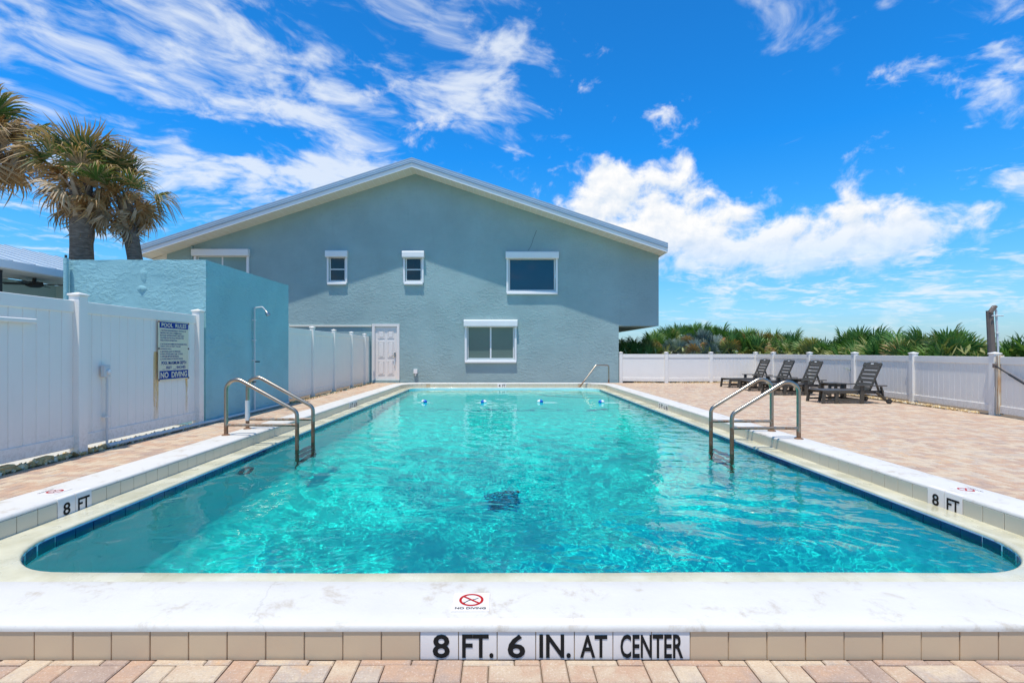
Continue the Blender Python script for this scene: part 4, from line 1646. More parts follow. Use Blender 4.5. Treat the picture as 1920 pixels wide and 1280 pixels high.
for (xa, za, xb, zb_) in ((RX0, ZT0, RXA, ZTA), (RXA, ZTA, RX1, ZT1)):
    rf = part('roof_slope', roof_slab(xa, za, xb, zb_, FYR - .04, BY + .6, 0.0, 0.035), M['roof_metal'], house)
    trm = roof_slab(xa, za, xb, zb_, FYR - .035, FYR - .012, .035, .20)
    part('rake_trim', trm, M['roof_metal'], house)
    ln = roof_slab(xa, za, xb, zb_, FYR - .045, FYR - .0355, .075, .10)
    part('trim_rib', ln, M['roof_light'], rf)
    ln = roof_slab(xa, za, xb, zb_, FYR - .045, FYR - .0355, .14, .16)
    part('trim_rib', ln, M['roof_light'], rf)
    part('fascia', roof_slab(xa, za, xb, zb_, FYR - .005, FYR + .03, .19, TH + .02), M['fascia'], house)
    sf = part('soffit', roof_slab(xa, za, xb, zb_, FYR + .032, WY + .3, TH - .03, TH), M['cream_soffit'], house)
    gr = MB()
    nn = 44
    for k in range(nn):
        t = (k + .5) / nn
        x_ = xa + (xb - xa) * t
        z_ = za + (zb_ - za) * t - TH
        gr.box((x_, (FYR + WY) / 2 + .02, z_ - .002), (0.012, WY - FYR - .07, 0.008))
    part('soffit_groove', gr, M['fascia'], sf)
    # standing seams along the slope
    sm = MB()
    for yk in np.arange(FYR + .1, BY + .5, 0.6):
        sm.bar((xa, float(yk), za + .012), (xb, float(yk), zb_ + .012), 0.03, 0.03)
    part('standing_seams', sm, M['roof_metal'], rf)
# eave box at the left end
part('eave_box', MB().prism([(RX0 + .02, ZT0 - TH - .02), (WX0, soff(WX0)), (WX0, ZT0 - TH - .10)], 'y', WY - .02, BY), M['cream_soffit'], house)
part('eave_fascia', MB().bx(RX0 + .002, RX0 + .03, FYR + .04, BY + .5, ZT0 - TH - .02, ZT0 - .04), M['fascia'], house)
part('eave_fascia', MB().bx(RX1 - .03, RX1 - .002, FYR + .04, BY + .5, ZT1 - TH - .02, ZT1 - .04), M['fascia'], house)

# windows
def window(key, pane_mat, style):
    a, b, c, d = wins[key]
    x0, x1, zt, zb_ = wx_(a), wx_(b), wz_(c), wz_(d)
    hood_h = 0.26 if style != 'small' else 0.25
    fw = 0.085 if style != 'small' else 0.07
    fr_ = MB()
    ztop = zt - hood_h
    fr_.bx(x0 + .03, x0 + .03 + fw, WY - .055, WY + .02, zb_ + .07, ztop, .004)
    fr_.bx(x1 - .03 - fw, x1 - .03, WY - .055, WY + .02, zb_ + .07, ztop, .004)
    fr_.bx(x0 + .03 + fw, x1 - .03 - fw, WY - .045, WY + .02, zb_ + .07, zb_ + .13, .004)
    w = part('window', fr_, M['white_paint'], house)
    hd_ = MB().prism([(WY - .002, zt - hood_h), (WY - .16, zt - hood_h), (WY - .17, zt - hood_h + .03), (WY - .17, zt - .03), (WY - .15, zt), (WY - .002, zt)], 'x', x0, x1)
    part('shutter_box', hd_, M['white_paint'], w)
    part('sill', MB().bx(x0 + (.06 if style == 'small' else .04), x1 - (.06 if style == 'small' else .04), WY - .10, WY + .02, zb_, zb_ + .07, .006), M['white_paint'], w)
    # inner aluminium frame and panes
    xi0, xi1, zi0, zi1 = x0 + .03 + fw + .012, x1 - .03 - fw - .012, zb_ + .14, ztop + .02
    inf = MB()
    t = 0.045
    yf = WY + .06
    inf.bx(xi0, xi0 + t, yf - .03, yf + .03, zi0, zi1)
    inf.bx(xi1 - t, xi1, yf - .03, yf + .03, zi0, zi1)
    inf.bx(xi0 + t, xi1 - t, yf - .029, yf + .029, zi1 - t, zi1)
    inf.bx(xi0 + t, xi1 - t, yf - .029, yf + .029, zi0, zi0 + t)
    part('inner_frame', inf, M['alu'], w)
    if style == 'small':
        zm = (zi0 + zi1) / 2
        part('meeting_rail', MB().bx(xi0 + t, xi1 - t, yf - .02, yf + .02, zm - .022, zm + .022), M['alu'], w)
        part('pane', MB().bx(xi0 + t, xi1 - t, yf + .004, yf + .010, zi0 + t, zm - .022), pane_mat, w)
        part('pane', MB().bx(xi0 + t, xi1 - t, yf - .004, yf + .002, zm + .022, zi1 - t), pane_mat, w)
    elif style == 'slider':
        xm = (xi0 + xi1) / 2
        part('meeting_rail', MB().bx(xm - .03, xm + .03, yf - .02, yf + .02, zi0 + t, zi1 - t), M['alu'], w)
        part('pane', MB().bx(xi0 + t, xm - .03, yf + .004, yf + .010, zi0 + t, zi1 - t), pane_mat, w)
        part('pane', MB().bx(xm + .03, xi1 - t, yf - .004, yf + .002, zi0 + t, zi1 - t), pane_mat, w)
    else:
        part('pane', MB().bx(xi0 + t, xi1 - t, yf, yf + .006, zi0 + t, zi1 - t), pane_mat, w)
    return w


window('w1', M['glass_curtain_up'], 'slider')['label'] = 'curtained sliding window half hidden by the pump house'
window('w2', M['glass_dark'], 'small')
window('w3', M['glass_dark'], 'small')
window('w4', M['glass_blue'], 'picture')['label'] = 'wide upper window with blue reflecting glass'
window('w5', M['glass_curtain'], 'slider')['label'] = 'ground floor sliding window above the pool'

# door
dx0, dx1, dz0, dz1 = door_r
dm = MB()
dm.bx(dx0 + .0, dx1 - .0, WY + .03, WY + .075, dz0, dz1)
door = part('door', dm, M['door'], house)
cw = (dx1 - dx0)
for cx in (dx0 + cw * .29, dx0 + cw * .71):
    for za, zb_ in ((.10, .36), (.42, .72), (.78, .925)):
        z0, z1 = dz0 + (dz1 - dz0) * za, dz0 + (dz1 - dz0) * zb_
        hwid = cw * .145
        mb = MB()
        for (xa, xb, zc, zd) in ((cx - hwid, cx + hwid, z1 - .02, z1), (cx - hwid, cx + hwid, z0, z0 + .02), (cx - hwid, cx - hwid + .02, z0 + .02, z1 - .02), (cx + hwid - .02, cx + hwid, z0 + .02, z1 - .02)):
            mb.bx(xa, xb, WY + .016, WY + .0295, zc, zd)
        mb.bx(cx - hwid + .045, cx + hwid - .045, WY + .012, WY + .0295, z0 + .045, z1 - .045, .006)
        part('door_panel', mb, M['door'], door)
fm = MB()
fm.bx(dx0 - .10, dx0 + .004, WY - .03, WY + .03, .10, dz1 + .004)
fm.bx(dx1 - .004, dx1 + .10, WY - .03, WY + .03, .10, dz1 + .004)
fm.bx(dx0 - .10, dx1 + .10, WY - .031, WY + .03, dz1 + .004, dz1 + .10)
part('door_frame', fm, M['door'], door)
part('handle', MB().bx(dx1 - .12, dx1 - .06, WY - .02, WY + .03, 1.02, 1.20, .004).tube([(dx1 - .09, WY - .04, 1.07), (dx1 - .21, WY - .04, 1.06)], .014, 8), M['steel_handle'], door)
part('pull_plate', MB().bx(dx1 - .115, dx1 - .085, WY - .015, WY + .03, .66, .86, .004), M['alu'], door)
part('threshold', MB().bx(dx0 - .1, dx1 + .1, WY - .06, WY - .0, 0.0, .10), M['stucco'], house)
# wall fitting left of the ground floor window, conduit at upper left, crack
wl_ = part('wall_outlet', MB().bx(wx_(776), wx_(783), WY - .09, WY - .003, wz_(700), wz_(692), .006), M['white_paint'], house)
part('outlet_spout', MB().tube([(wx_(779.5), WY - .05, wz_(700)), (wx_(779.5), WY - .05, wz_(704))], .03, 8), M['alu'], wl_)
part('conduit', MB().tube([(wx_(361), WY - .04, wz_(452)), (wx_(361), WY - .04, wz_(500))], .035, 8), M['stucco'], house)
ck = MB()
cp = [(1006, 432), (1003, 440), (1000, 447), (998, 455), (995, 462), (990, 470)]
for (ax, ay), (bx_, by_) in zip(cp, cp[1:]):
    ck.tube([(wx_(ax), WY - .001, wz_(ay)), (wx_(bx_), WY - .001, wz_(by_))], .006, 5)
part('wall_crack', ck, M['dark'], house)

# ------------------------------------------------------------------ neighbour house at the left
nb = thing('neighbour_house', 'low teal house with pale metal roof and porch left of the pump house', 'house', (0, 0, 0))
EX, EZ, GX, GZ, NY0, NY1 = -8.0, 2.70, -10.5, 3.47, 2.0, 12.1
nroof = part('roof', MB().prism([(EX, EZ), (GX, GZ), (-13.0, EZ), (-13.0, EZ - .05), (GX, GZ - .05), (EX, EZ - .05)], 'y', NY0, NY1), M['roof_light'], nb)
sm = MB()
for yk in np.arange(NY0 + .2, NY1, 0.40):
    sm.bar((EX, float(yk), EZ + .006), (GX, float(yk), GZ + .006), 0.03, 0.025)
part('standing_seams', sm, M['roof_metal'], nroof)
part('fascia', MB().bx(EX - .02, EX + .025, NY0, NY1, EZ - .13, EZ + .0), M['fascia'], nb)
part('porch_ceiling', MB().bx(-9.0, EX - .022, NY0, NY1, EZ - .14, EZ - .11), M['fascia'], nb)
part('wall', MB().bx(-12.6, -9.0, NY0, NY1 - .3, -.1, EZ - .15), M['lifted_teal'], nb)
part('return_wall', MB().bx(-8.998, -8.1, 10.13, NY1 - .3, -.1, EZ - .15), M['lifted_teal'], nb)
part('porch_post', MB().bx(-8.25, -8.13, 8.05, 8.17, -.1, EZ - .15), M['dark'], nb)
nwf = MB()
for (ya, yb2, za, zb_) in ((8.0, 9.42, 2.14, 2.21), (8.0, 9.42, 1.0, 1.07), (8.0, 8.07, 1.07, 2.14), (9.35, 9.42, 1.07, 2.14)):
    nwf.bx(-9.0, -8.95, ya, yb2, za, zb_)
nw = part('window', nwf, M['white_paint'], nb)
part('pane', MB().bx(-8.999, -8.98, 8.07, 9.35, 1.07, 2.14), M['glass_dark'], nw)
fan = thing('ceiling_fan', 'dark ceiling fan hanging under the neighbour porch roof', 'fan', (-8.52, 9.15, 2.56))
part('motor', MB().lathe([(.03, 0), (.03, -.06), (.12, -.07), (.13, -.14), (.07, -.17)], 14), M['dark'], fan, smooth=40)
for k in range(4):
    a = R(20 + 90 * k)
    part('blade', MB().box((.28, 0, 0), (.36, .11, .012), None, .004), M['dark'], fan, loc=(0, 0, -.11), rot=(R(10), 0, a))

# ------------------------------------------------------------------ ladders and handrail
def ladder(label, x_out, x_in, y_near, y_far, sgn):
    t = thing('pool_ladder', label, 'ladder', (x_out, (y_near + y_far) / 2, CZ), 0, 'steel ladders at the pool sides')
    ox, oy, oz = x_out, (y_near + y_far) / 2, CZ
    for y in (y_near, y_far):
        pts = fillet([(x_out, y, CZ), (x_out, y, .955), (x_in, y, .443), (x_in, y, -1.05)], [.14, .10], 8)
        pts = [(p.x - ox, p.y - oy, p.z - oz) for p in pts]
        rl_ = part('rail', MB().tube(pts, .025, 14), M['steel'], t, smooth=60)
        part('brace', MB().tube([(0, y - oy, .27 - oz), (x_in - ox, y - oy, .27 - oz)], .019, 10), M['steel'], rl_, smooth=60)
        part('escutcheon', MB().lathe([(.055, 0.002), (.05, .012), (.03, .02)], 16, (0, y - oy, 0)), M['steel'], rl_, smooth=40)
    for z in (-.28, -.56, -.84):
        part('tread', MB().bx(x_in - ox - .045, x_in - ox + .045, y_near - oy + .02, y_far - oy - .02, z - oz - .015, z - oz + .015, .005), M['ink_tread'], t)
    return t


M['ink_tread'] = pm('dark_red_tread', (0.10, 0.035, 0.04), 0.5, 0.2, 20)
lad = ladder('rusty steel pool ladder on the left side by the pump house', -3.56, -2.64, 6.49, 7.04, -1)
ladder('rusty steel pool ladder on the right side by the loungers', 3.70, 2.87, 6.22, 6.84, 1)
slv = MB().tube([(0, 7.04 - 6.765, .12), (0, 7.04 - 6.765, .40)], .033, 10)
part('paper_sleeve', slv, M['pvc'], lad, smooth=60)
hr = thing('handrail', 'slim steel handrail over the far corner steps of the pool', 'handrail', (3.72, 17.35, CZ))
part('rail', MB().tube(fillet([(0.03, .05, 0), (0.03, .05, .62), (-.42, -.02, .62), (-1.16, -.42, -.25), (-1.2, -.45, -.8)], [.08, .10, .05], 6), .024, 12), M['steel'], hr, smooth=60)
part('escutcheon', MB().lathe([(.055, 0.002), (.05, .012), (.03, .02)], 16, (.03, .05, 0)), M['steel'], hr, smooth=40)

# safety rope with floats
sr = thing('float_rope', 'safety rope with four blue and white floats across the pool', 'float rope', (0, 12.5, WZ))
rp = []
fxs = [-1.917, -0.426, 0.985, 2.503]
for k in range(41):
    t = k / 40
    x = LX0 + .02 + (LX1 - LX0 - .04) * t
    rp.append((x, .04 * math.sin(x * 2.1), -.012 - .012 * math.sin(x * 4.0)))
part('rope', MB().tube(rp, .007, 6), M['rope'], sr, smooth=60)
for i, x in enumerate(fxs):
    y = .04 * math.sin(x * 2.1)
    pr_ = [(.012, -.075), (.038, -.06), (.052, -.03), (.055, -.004)]
    pr2 = [(.055, .004), (.052, .03), (.038, .06), (.012, .075)]
    flip = i % 2
    f_ = part('float', MB().lathe(pr_, 16, (0, 0, 0), 'x'), M['float_blue' if flip else 'float_white'], sr, smooth=60, loc=(x, y, .018), rot=(0, 0, R(rnd.uniform(-25, 25))))
    part('float_half', MB().lathe(pr2, 16, (0, 0, 0), 'x'), M['float_white' if flip else 'float_blue'], f_, smooth=60)

# ------------------------------------------------------------------ loungers and side tables
def make_lounger(label):
    """foot end at local -X side, head at +X; width along Y 0..0.66"""
    t = thing('lounge_chair', label, 'lounge chair', (0, 0, 0), 0, 'dark sun loungers by the low fence')
    m = M['lounge']
    W = 0.66
    x0, x1, hz = 0.0, 1.42, 0.30
    for y in (0.03, W - .03):
        part('side_rail', MB().bx(x0, x1, y - .018, y + .018, hz - .065, hz + .012, .005), m, t)
        part('leg', MB().bar((.04, y, hz - .03), (.0, y, 0), .036, .07, .005, (1, 0, 0)), m, t)
        part('leg', MB().bar((.34, y - .0, hz - .03), (.30, y, 0), .036, .07, .005, (1, 0, 0)), m, t)
        yo = y - .04 if y < .3 else y + .04
        part('arm_post', MB().bx(.84, .93, yo - .018, yo + .018, 0, .41, .005), m, t)
        part('armrest', MB().bx(.78, 1.45, yo - .05, yo + .05, .412, .436, .008), m, t)
        rlg = part('rear_leg', MB().bar((1.20, yo, hz - .02), (1.47, yo, .07), .036, .085, .005, (0, 1, 0)).bar((1.33, yo, .40), (1.38, yo, .17), .03, .06, .004, (0, 1, 0)), m, t)
        wy = yo - .035 if y < .3 else yo + .035
        wh = part('wheel', MB().lathe([(.045, -.016), (.062, -.014), (.062, .014), (.045, .016)], 20, (1.49, wy, .062), 'y'), M['rubber'], t, smooth=40)
        part('hub', MB().lathe([(.022, -.022), (.022, .022)], 12, (1.49, wy, .062), 'y'), m, wh)
    part('foot_brace', MB().bx(.0, .32, .05, .08, .06, .10), m, t)
    part('foot_brace', MB().bx(.0, .32, W - .08, W - .05, .06, .10), m, t)
    part('cross_brace', MB().bx(.86, .91, .0, W, .06, .11), m, t)
    part('side_brace', MB().bar((.32, .03, .09), (.86, -.01, .09), .025, .05), m, t)
    part('side_brace', MB().bar((.32, W - .03, .09), (.86, W + .01, .09), .025, .05), m, t)
    n = 11
    sl_me = MB().bx(-.045, .045, .05, W - .05, hz - .012, hz + .014, .005).mesh('seat_slat', m)
    for k in range(n):
        link('seat_slat', sl_me, t, (.05 + k * .103, 0, 0))
    # back
    bx0, bz0, bx1, bz1 = 1.12, .30, 1.41, .935
    ang = math.atan2(bz1 - bz0, bx1 - bx0)
    L = math.hypot(bz1 - bz0, bx1 - bx0)
    for y in (.075, W - .075):
        part('back_rail', MB().bar((bx0, y, bz0), (bx1, y, bz1), .034, .045, .005, (-math.sin(ang), 0, math.cos(ang))), m, t)
    bs_me = MB().box((0, 0, 0), (.078, W - .18, .014), None, .004).mesh('back_slat', m)
    nb_ = 6
    for k in range(nb_):
        d = .05 + k * .104
        link('back_slat', bs_me, t, (bx0 + math.cos(ang) * d - math.sin(ang) * .012, W / 2, bz0 + math.sin(ang) * d + math.cos(ang) * .012), (0, -ang, 0))
    # arched top slat with a slot handle
    poly = [(-.29, -.05), (.29, -.05), (.29, .02), (.27, .045), (.20, .035), (.10, .055), (-.10, .055), (-.20, .035), (-.27, .045), (-.29, .02)]
    hd_ = MB()
    hd_.prism(poly, 'x', -.011, .011)
    mt = Matrix.Rotation(R(90) - ang, 3, 'Y')
    c = Vector((bx0 + math.cos(ang) * (L - .03) - math.sin(ang) * .014, W / 2, bz0 + math.sin(ang) * (L - .03) + math.cos(ang) * .014))
    hd_.v = [tuple(mt @ Vector(v) + c) for v in hd_.v]
    hs_ = part('head_slat', hd_, m, t)
    sl_ = MB().box((0, 0, 0), (.003, .09, .022))
    sl_.v = [tuple(mt @ (Vector(v) + Vector((-.012, 0, .012))) + c) for v in sl_.v]
    part('hand_slot', sl_, M['alu'], hs_)
    part('back_prop', MB().bar((1.26, .10, .58), (1.36, .10, .30), .025, .04), m, t)
    part('back_prop', MB().bar((1.26, W - .10, .58), (1.36, W - .10, .30), .025, .04), m, t)
    return t


GRP = 'dark sun loungers by the low fence'
lo1 = make_lounger('dark slatted sun lounger nearest the gate, standing apart from the other three')
lo1.location = (7.56, 11.72, 0)
copy_thing(lo1, (7.60, 13.92, 0), R(1), 'dark sun lounger between the two small tables, second nearest the gate', GRP)
copy_thing(lo1, (7.66, 15.42, 0), R(-1), 'dark sun lounger third from the gate, next to the far table', GRP)
copy_thing(lo1, (7.70, 16.85, 0), R(1.5), 'dark sun lounger farthest from the gate, closest to the house', GRP)


def make_table(label):
    t = thing('side_table', label, 'side table', (0, 0, 0), 0, 'low dark tables between the loungers')
    m = M['lounge']
    sl_me = MB().bx(-.23, .23, -.036, .036, .395, .415, .004).mesh('table_slat', m)
    for k in range(6):
        link('table_slat', sl_me, t, (0, -.195 + k * .078, 0))
    for sx in (-1, 1):
        for sy in (-1, 1):
            part('leg', MB().bx(sx * .19 - .035, sx * .19 + .035, sy * .17 - .02, sy * .17 + .02, 0, .39, .004), m, t)
    part('apron', MB().bx(-.19, .19, -.20, -.18, .33, .39).bx(-.19, .19, .18, .20, .33, .39), m, t)
    return t


tb = make_table('low dark slatted table beside the lounger nearest the gate')
tb.location = (8.62, 13.0, 0)
copy_thing(tb, (8.72, 14.92, 0), 0, 'low dark table between the two middle loungers', 'low dark tables between the loungers')

# ------------------------------------------------------------------ beach shower post beyond the fence
bp_ = thing('shower_post', 'weathered leaning wooden shower post rising behind the low fence', 'post', (10.78, 11.0, 0))
part('timber', MB().tube([(.03, 0, 0), (.0, 0, 1.3), (-.045, 0, 2.12)], .07, 8, True, [.07, .067, .062]), M['wood_post'], bp_)
part('top_bracket', MB().bar((-.07, -.02, 2.06), (.03, -.05, 2.22), .12, .06, .01), M['wood_post'], bp_)
part('water_pipe', MB().tube(fillet([(.10, -.06, 0), (.08, -.06, 1.3), (.04, -.06, 2.12), (-.02, -.06, 2.2)], .03), .02, 8), M['alu'], bp_, smooth=60)
part('pull_bar', MB().tube([(-.08, -.09, 2.0), (.17, -.09, 2.0)], .012, 6), M['alu'], bp_)
part('pipe_clamp', MB().box((.06, -.06, 1.62), (.07, .06, .02)), M['alu'], bp_)


# ------------------------------------------------------------------ fan leaves
def frond_mesh(name, mat, seed, nblade=26, spread=115, Lb=0.62, petiole=0.6, droop=0.35, width=0.03, tipdroop=0.25, fold=0.25, ragged=0.15, wind=0.0):
    """costapalmate fan leaf: petiole from the origin along +X, blades fanned round its end"""
    q = random.Random(seed)
    mb = MB()
    pd = -0.10 * petiole
    pts = [(petiole * k / 4, 0, pd * (k / 4) ** 2) for k in range(5)]
    mb.tube(pts, .012, 5, True, [.018, .014, .012, .010, .008])
    base = Vector(pts[-1])
    for i in range(nblade):
        f = i / (nblade - 1)
        an = R(-spread + 2 * spread * f) + q.uniform(-.04, .04)
        L = Lb * (1.0 - .28 * abs(2 * f - 1) ** 2) * q.uniform(1 - ragged, 1.05)
        lift = fold * (1 - abs(2 * f - 1)) + q.uniform(-.06, .06)
        d = Vector((math.cos(an), math.sin(an), lift)).normalized()
        side = Vector((-math.sin(an), math.cos(an), 0))
        nseg = 5
        o = len(mb.v)
        tw = q.uniform(-.5, .5)
        for k in range(nseg + 1):
            t = k / nseg
            p = base + d * (L * t)
            p.z -= droop * L * t * t + tipdroop * L * max(0, t - .55) ** 2 * 3 * q.uniform(.6, 1.3)
            p.y += wind * L * t * t
            w = width * (0.35 + 2.2 * t * (1 - t) ** 1.0) * (1 if k < nseg else 0.05)
            sd = side * math.cos(tw * t) + Vector((0, 0, 1)) * math.sin(tw * t)
            mb.v += [tuple(p - sd * w), tuple(p + Vector((0, 0, -w * .55))), tuple(p + sd * w)]
        for k in range(nseg):
            a = o + 3 * k
            mb.f += [(a, a + 1, a + 4, a + 3), (a + 1, a + 2, a + 5, a + 4)]
            mb.mi += [0, 0]
    me = bpy.data.meshes.new(name)
    me.from_pydata(mb.v, [], mb.f)
    me.materials.append(mat)
    me.shade_smooth()
    me.update()
    return me


def aim(az, el, roll):
    """rotation whose +X points to azimuth/elevation"""
    return (Matrix.Rotation(az, 3, 'Z') @ Matrix.Rotation(-el, 3, 'Y') @ Matrix.Rotation(roll, 3, 'X')).to_euler()


FR = {
    'green': [frond_mesh('frond', M['leaf_green'], 10 + k, 24, 105, .60, .55, .15, .026, .15, .35) for k in range(3)],
    'yellow': [frond_mesh('frond', M['leaf_yellow'], 20 + k, 22, 110, .58, .50, .25, .025, .25, .30) for k in range(2)],
    'silver': [frond_mesh('frond', M['leaf_silver'], 30 + k, 26, 110, .50, .45, .15, .024, .15, .35) for k in range(2)],
    'deadlow': [frond_mesh('frond', M['leaf_dead'], 40, 20, 100, .50, .45, .5, .022, .5, .2)],
    'palm': [frond_mesh('frond', M['leaf_tipped'], 50 + k, 32, 88, 1.05, .55 + .1 * k, .10 + .08 * k, .022, .35 + .2 * k, .75, .3, -.12 + .1 * k) for k in range(4)],
    'palmdead': [frond_mesh('frond', M['leaf_dead'], 60 + k, 28, 75 + 8 * k, .85, .50, .25 + .12 * k, .023, .5 + .25 * k, .45, .45, .2 - .15 * k) for k in range(4)],
    'palmgrey': [frond_mesh('frond', M['leaf_grey'], 70 + k, 26, 75, .85, .50, .3, .024, .6, .45, .4, .10) for k in range(2)],
}


def palmetto(x, y, h, kind, q, spread=1.0, label=None):
    px_ = 939 + F * x / y
    zone = ('by the house corner' if px_ < 1262 else 'between house corner and loungers' if px_ < 1420 else 'behind the farthest lounger' if px_ < 1460
            else 'behind the second farthest lounger' if px_ < 1510 else 'behind the second nearest lounger' if px_ < 1573 else 'behind the nearest lounger' if px_ < 1665
            else 'left of the leaning post' if px_ < 1845 else 'beyond the white gate')
    look = {'green': 'green saw palmetto', 'yellow': 'yellowing saw palmetto', 'silver': 'silver grey saw palmetto'}[kind]
    row = 'in the tall back row' if zone_row else 'low by the fence'
    cls = (look + ' ' + row + ' ' + zone, look + 's ' + row + ' ' + zone)
    t = thing('saw_palmetto', label or cls[0], 'palmetto', (x, y, 0), 0, None if label else cls[1])
    zc = max(.3, h - .95)
    part('stem', MB().tube([(0, 0, -.1), (.03, .02, zc * .5), (0, 0, zc + .1)], .07, 7), M['trunk'], t, smooth=60)
    n = 15
    for k in range(n):
        az = 2 * math.pi * (k * .381966 + q.uniform(-.05, .05))
        el = R(q.choice((80, 62, 45, 28, 12, -5)) + q.uniform(-10, 10))
        kd = kind
        if kind == 'green' and q.random() < .13:
            kd = 'yellow'
        if kind == 'yellow' and q.random() < .4:
            kd = 'green'
        if q.random() < .07:
            kd = 'deadlow'
        me = q.choice(FR[kd])
        o = link('frond', me, t, (0, 0, zc + q.uniform(-.15, .05)), aim(az, el, q.uniform(-.6, .6)))
        s = q.uniform(.8, 1.08) * spread
        o.scale = (s, s, s)
    return t


q = random.Random(11)
# (photo x, photo y of the crown top, distance) for the thicket seen over the fence
thick = []
for xx, yy, Y, kd in ((1172, 634, 23, 'green'), (1165, 640, 21.8, 'green'), (1182, 638, 22.4, 'yellow'), (1208, 636, 22.6, 'green'), (1232, 632, 22.6, 'green'), (1200, 630, 24, 'green'), (1225, 626, 23, 'green'), (1250, 618, 24, 'green'), (1275, 608, 25, 'green'), (1296, 604, 25.5, 'green'), (1318, 606, 25, 'green'),
                      (1345, 611, 24.5, 'green'), (1372, 616, 24, 'green'), (1400, 620, 23, 'green'), (1425, 622, 22.5, 'yellow'), (1450, 620, 22, 'green'), (1480, 622, 21.5, 'green'),
                      (1265, 628, 22, 'silver'), (1292, 620, 22, 'silver'), (1318, 618, 22, 'silver'), (1342, 622, 22, 'silver'), (1240, 640, 22, 'silver'), (1305, 638, 21.3, 'silver'), (1335, 640, 21.3, 'silver'), (1190, 645, 22, 'yellow'), (1215, 642, 22, 'yellow'),
                      (1370, 630, 21.5, 'yellow'), (1395, 632, 21.3, 'green'), (1418, 634, 21.2, 'green'), (1440, 636, 21, 'yellow'), (1470, 634, 20, 'yellow'), (1495, 630, 19, 'yellow'), (1520, 634, 18.2, 'yellow'), (1545, 642, 17.4, 'green'),
                      (1510, 640, 20, 'green'), (1535, 644, 19, 'yellow'), (1568, 634, 17, 'yellow'), (1590, 618, 16.8, 'green'), (1612, 615, 16.2, 'green'), (1636, 613, 15.8, 'green'), (1660, 618, 15.2, 'green'),
                      (1580, 640, 16, 'yellow'), (1605, 638, 15.4, 'green'), (1630, 636, 15, 'yellow'), (1655, 636, 14.4, 'green'), (1684, 622, 14.6, 'green'), (1710, 622, 14, 'yellow'), (1735, 616, 13.6, 'green'),
                      (1690, 640, 13.7, 'yellow'), (1720, 640, 13.2, 'green'), (1755, 628, 12.8, 'yellow'), (1784, 606, 12.9, 'green'), (1805, 622, 12.5, 'green'), (1830, 632, 12.4, 'green'), (1770, 640, 12.5, 'green'),
                      (1880, 632, 12.2, 'green'), (1905, 636, 12.0, 'green'), (1935, 632, 11.6, 'green'), (1850, 648, 12, 'yellow'), (1890, 646, 11.5, 'yellow'), (1970, 630, 11.2, 'green')):
    X = (xx - 939) / F * Y
    h = CH + (659 - yy) / F * Y + .10
    lb = None
    if (xx, yy) == (1784, 606):
        lb = 'tallest bright green saw palmetto left of the leaning shower post'
    zone_row = yy <= 626
    palmetto(X, Y, h, kd, q, 1.0 if Y > 18 else 0.92, lb)

# low dune scrub filling below the palmettos
sc_ = MB()
for k in range(5200):
    u = q.random()
    if u < .55:
        x, y = q.uniform(5, 13), q.uniform(20.6, 27)
    else:
        y = q.uniform(9.5, 21)
        x = 10.45 + q.uniform(.1, 3.2)
        if y < 13 and x < 10.9:
            x += .6
    z = q.uniform(.1, 1.25)
    a, e = q.uniform(0, 6.28), q.uniform(-.3, 1.2)
    L = q.uniform(.18, .40)
    d = Vector((math.cos(a) * math.cos(e), math.sin(a) * math.cos(e), math.sin(e)))
    s_ = Vector((-math.sin(a), math.cos(a), 0)) * q.uniform(.02, .05)
    p = Vector((x, y, z))
    sc_.add([p - s_ * .4, p + s_ * .4, p + d * L * .6 + s_, p + d * L, p + d * L * .6 - s_], [(0, 1, 2, 3, 4)])
me_s = bpy.data.meshes.new('dune_scrub')
me_s.from_pydata(sc_.v, [], sc_.f)
me_s.materials.append(M['leaf_yellow'])
o = link('dune_scrub', me_s)
o['kind'] = 'stuff'


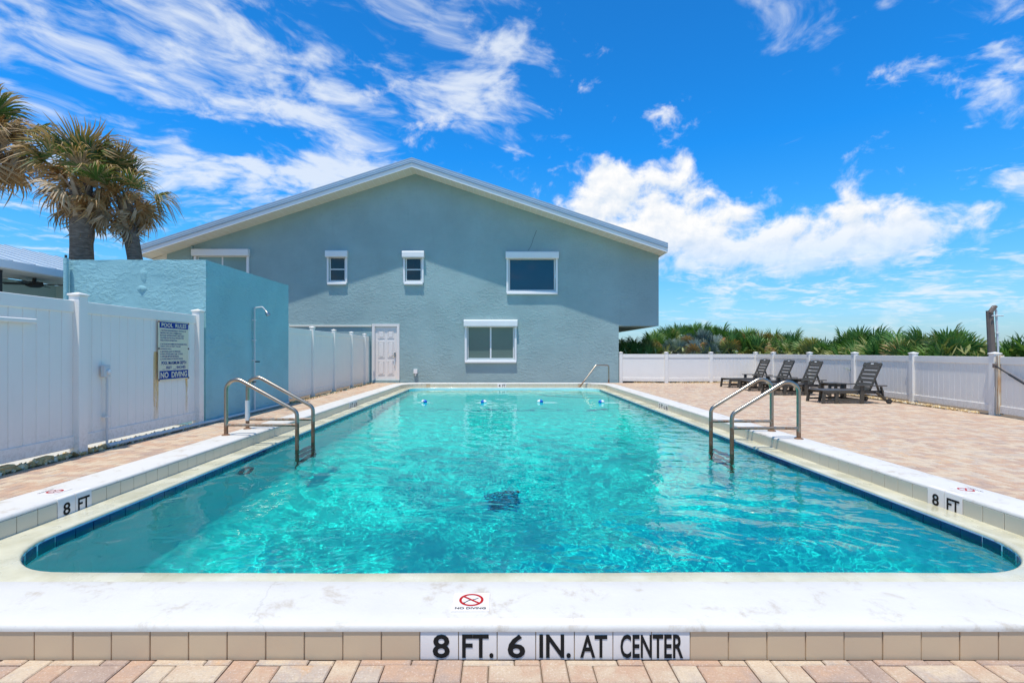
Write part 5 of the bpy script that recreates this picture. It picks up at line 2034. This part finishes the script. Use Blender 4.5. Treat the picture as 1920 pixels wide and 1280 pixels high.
# ------------------------------------------------------------------ cabbage palms
def palm(label, base, top, r0, r1, n_green, n_dead, n_grey, q, scale=1.0, boots=0, lean_az=None):
    bx_, by_ = base
    tx, ty, tz = top
    t = thing('cabbage_palm', label, 'palm tree', (bx_, by_, 0), 0, None)
    pts, rs = [], []
    for k in range(15):
        f = k / 14
        pts.append(((tx - bx_) * f ** 1.4, (ty - by_) * f ** 1.4, -.1 + (tz + .1) * f))
        rs.append((r0 + (r1 - r0) * f) * (1 + .03 * math.sin(k * 2.3)))
    part('trunk', MB().tube(pts, r0, 16, True, rs), M['trunk'], t, smooth=60)
    c = Vector((tx - bx_, ty - by_, tz))
    for k in range(n_green):
        az = 2 * math.pi * (k * .381966) + q.uniform(-.2, .2)
        el = R(85 - 85 * (k / n_green) ** 1.1 + q.uniform(-14, 14))
        o = link('frond', q.choice(FR['palm']), t, c + Vector((0, 0, q.uniform(-.05, .15))), aim(az, el, q.uniform(-.5, .5)))
        s = scale * q.uniform(.85, 1.1)
        o.scale = (s, s, s)
    for k in range(n_dead + n_grey):
        az = 2 * math.pi * (k * .381966 + .2) + q.uniform(-.25, .25)
        el = R(q.uniform(-72, 48))
        me = q.choice(FR['palmdead'] if k < n_dead else FR['palmgrey'])
        o = link('frond', me, t, c + Vector((0, 0, q.uniform(-.35, .05))), aim(az, el, q.uniform(-1.3, 1.3)))
        s = scale * q.uniform(.65, 1.08)
        o.scale = (s, s, s)
    if boots:
        bme = MB()
        bme.box((.24, 0, 0), (.50, .10, .035), None, .008)
        bme.v = [(x, y * (1.5 - x * 1.6), z + .25 * x * x) for x, y, z in bme.v]
        bm_ = bme.mesh('leaf_base', M['boot'])
        for k in range(boots):
            az = 2 * math.pi * k * .381966
            zz_ = tz - 1.05 + .95 * k / boots
            f = max(0, zz_ / tz) ** 1.4
            o = link('leaf_base', bm_, t, ((tx - bx_) * f + r1 * .75 * math.cos(az), (ty - by_) * f + r1 * .75 * math.sin(az), zz_), aim(az + q.uniform(-.5, .5), R(q.uniform(18, 62)), q.uniform(-.4, .4)))
            s = q.uniform(.7, 1.1)
            o.scale = (s, s, s)
    return t


def at(px, py, Y):
    return ((px - 939) / F * Y, Y, CH + (659 - py) / F * Y)


a = at(152, 345, 13.0)
palm('thick trunked cabbage palm with green crown directly above the pump house', (at(155, 480, 13)[0], 13.0), a, .28, .24, 15, 24, 7, random.Random(1), 1.0, 34)
a = at(232, 372, 13.6)
palm('slim leaning cabbage palm with dry brown fronds beside the gable eave', (at(262, 520, 13.6)[0] + .35, 13.6), a, .21, .17, 9, 24, 8, random.Random(2), .90, 14)
a = at(-8, 258, 13.3)
palm('cabbage palm cut off by the left picture edge with hanging dry fronds', (a[0] - 1.1, 13.3), (a[0] - .1, 13.3, a[2]), .28, .24, 11, 28, 9, random.Random(5), 1.15, 12)
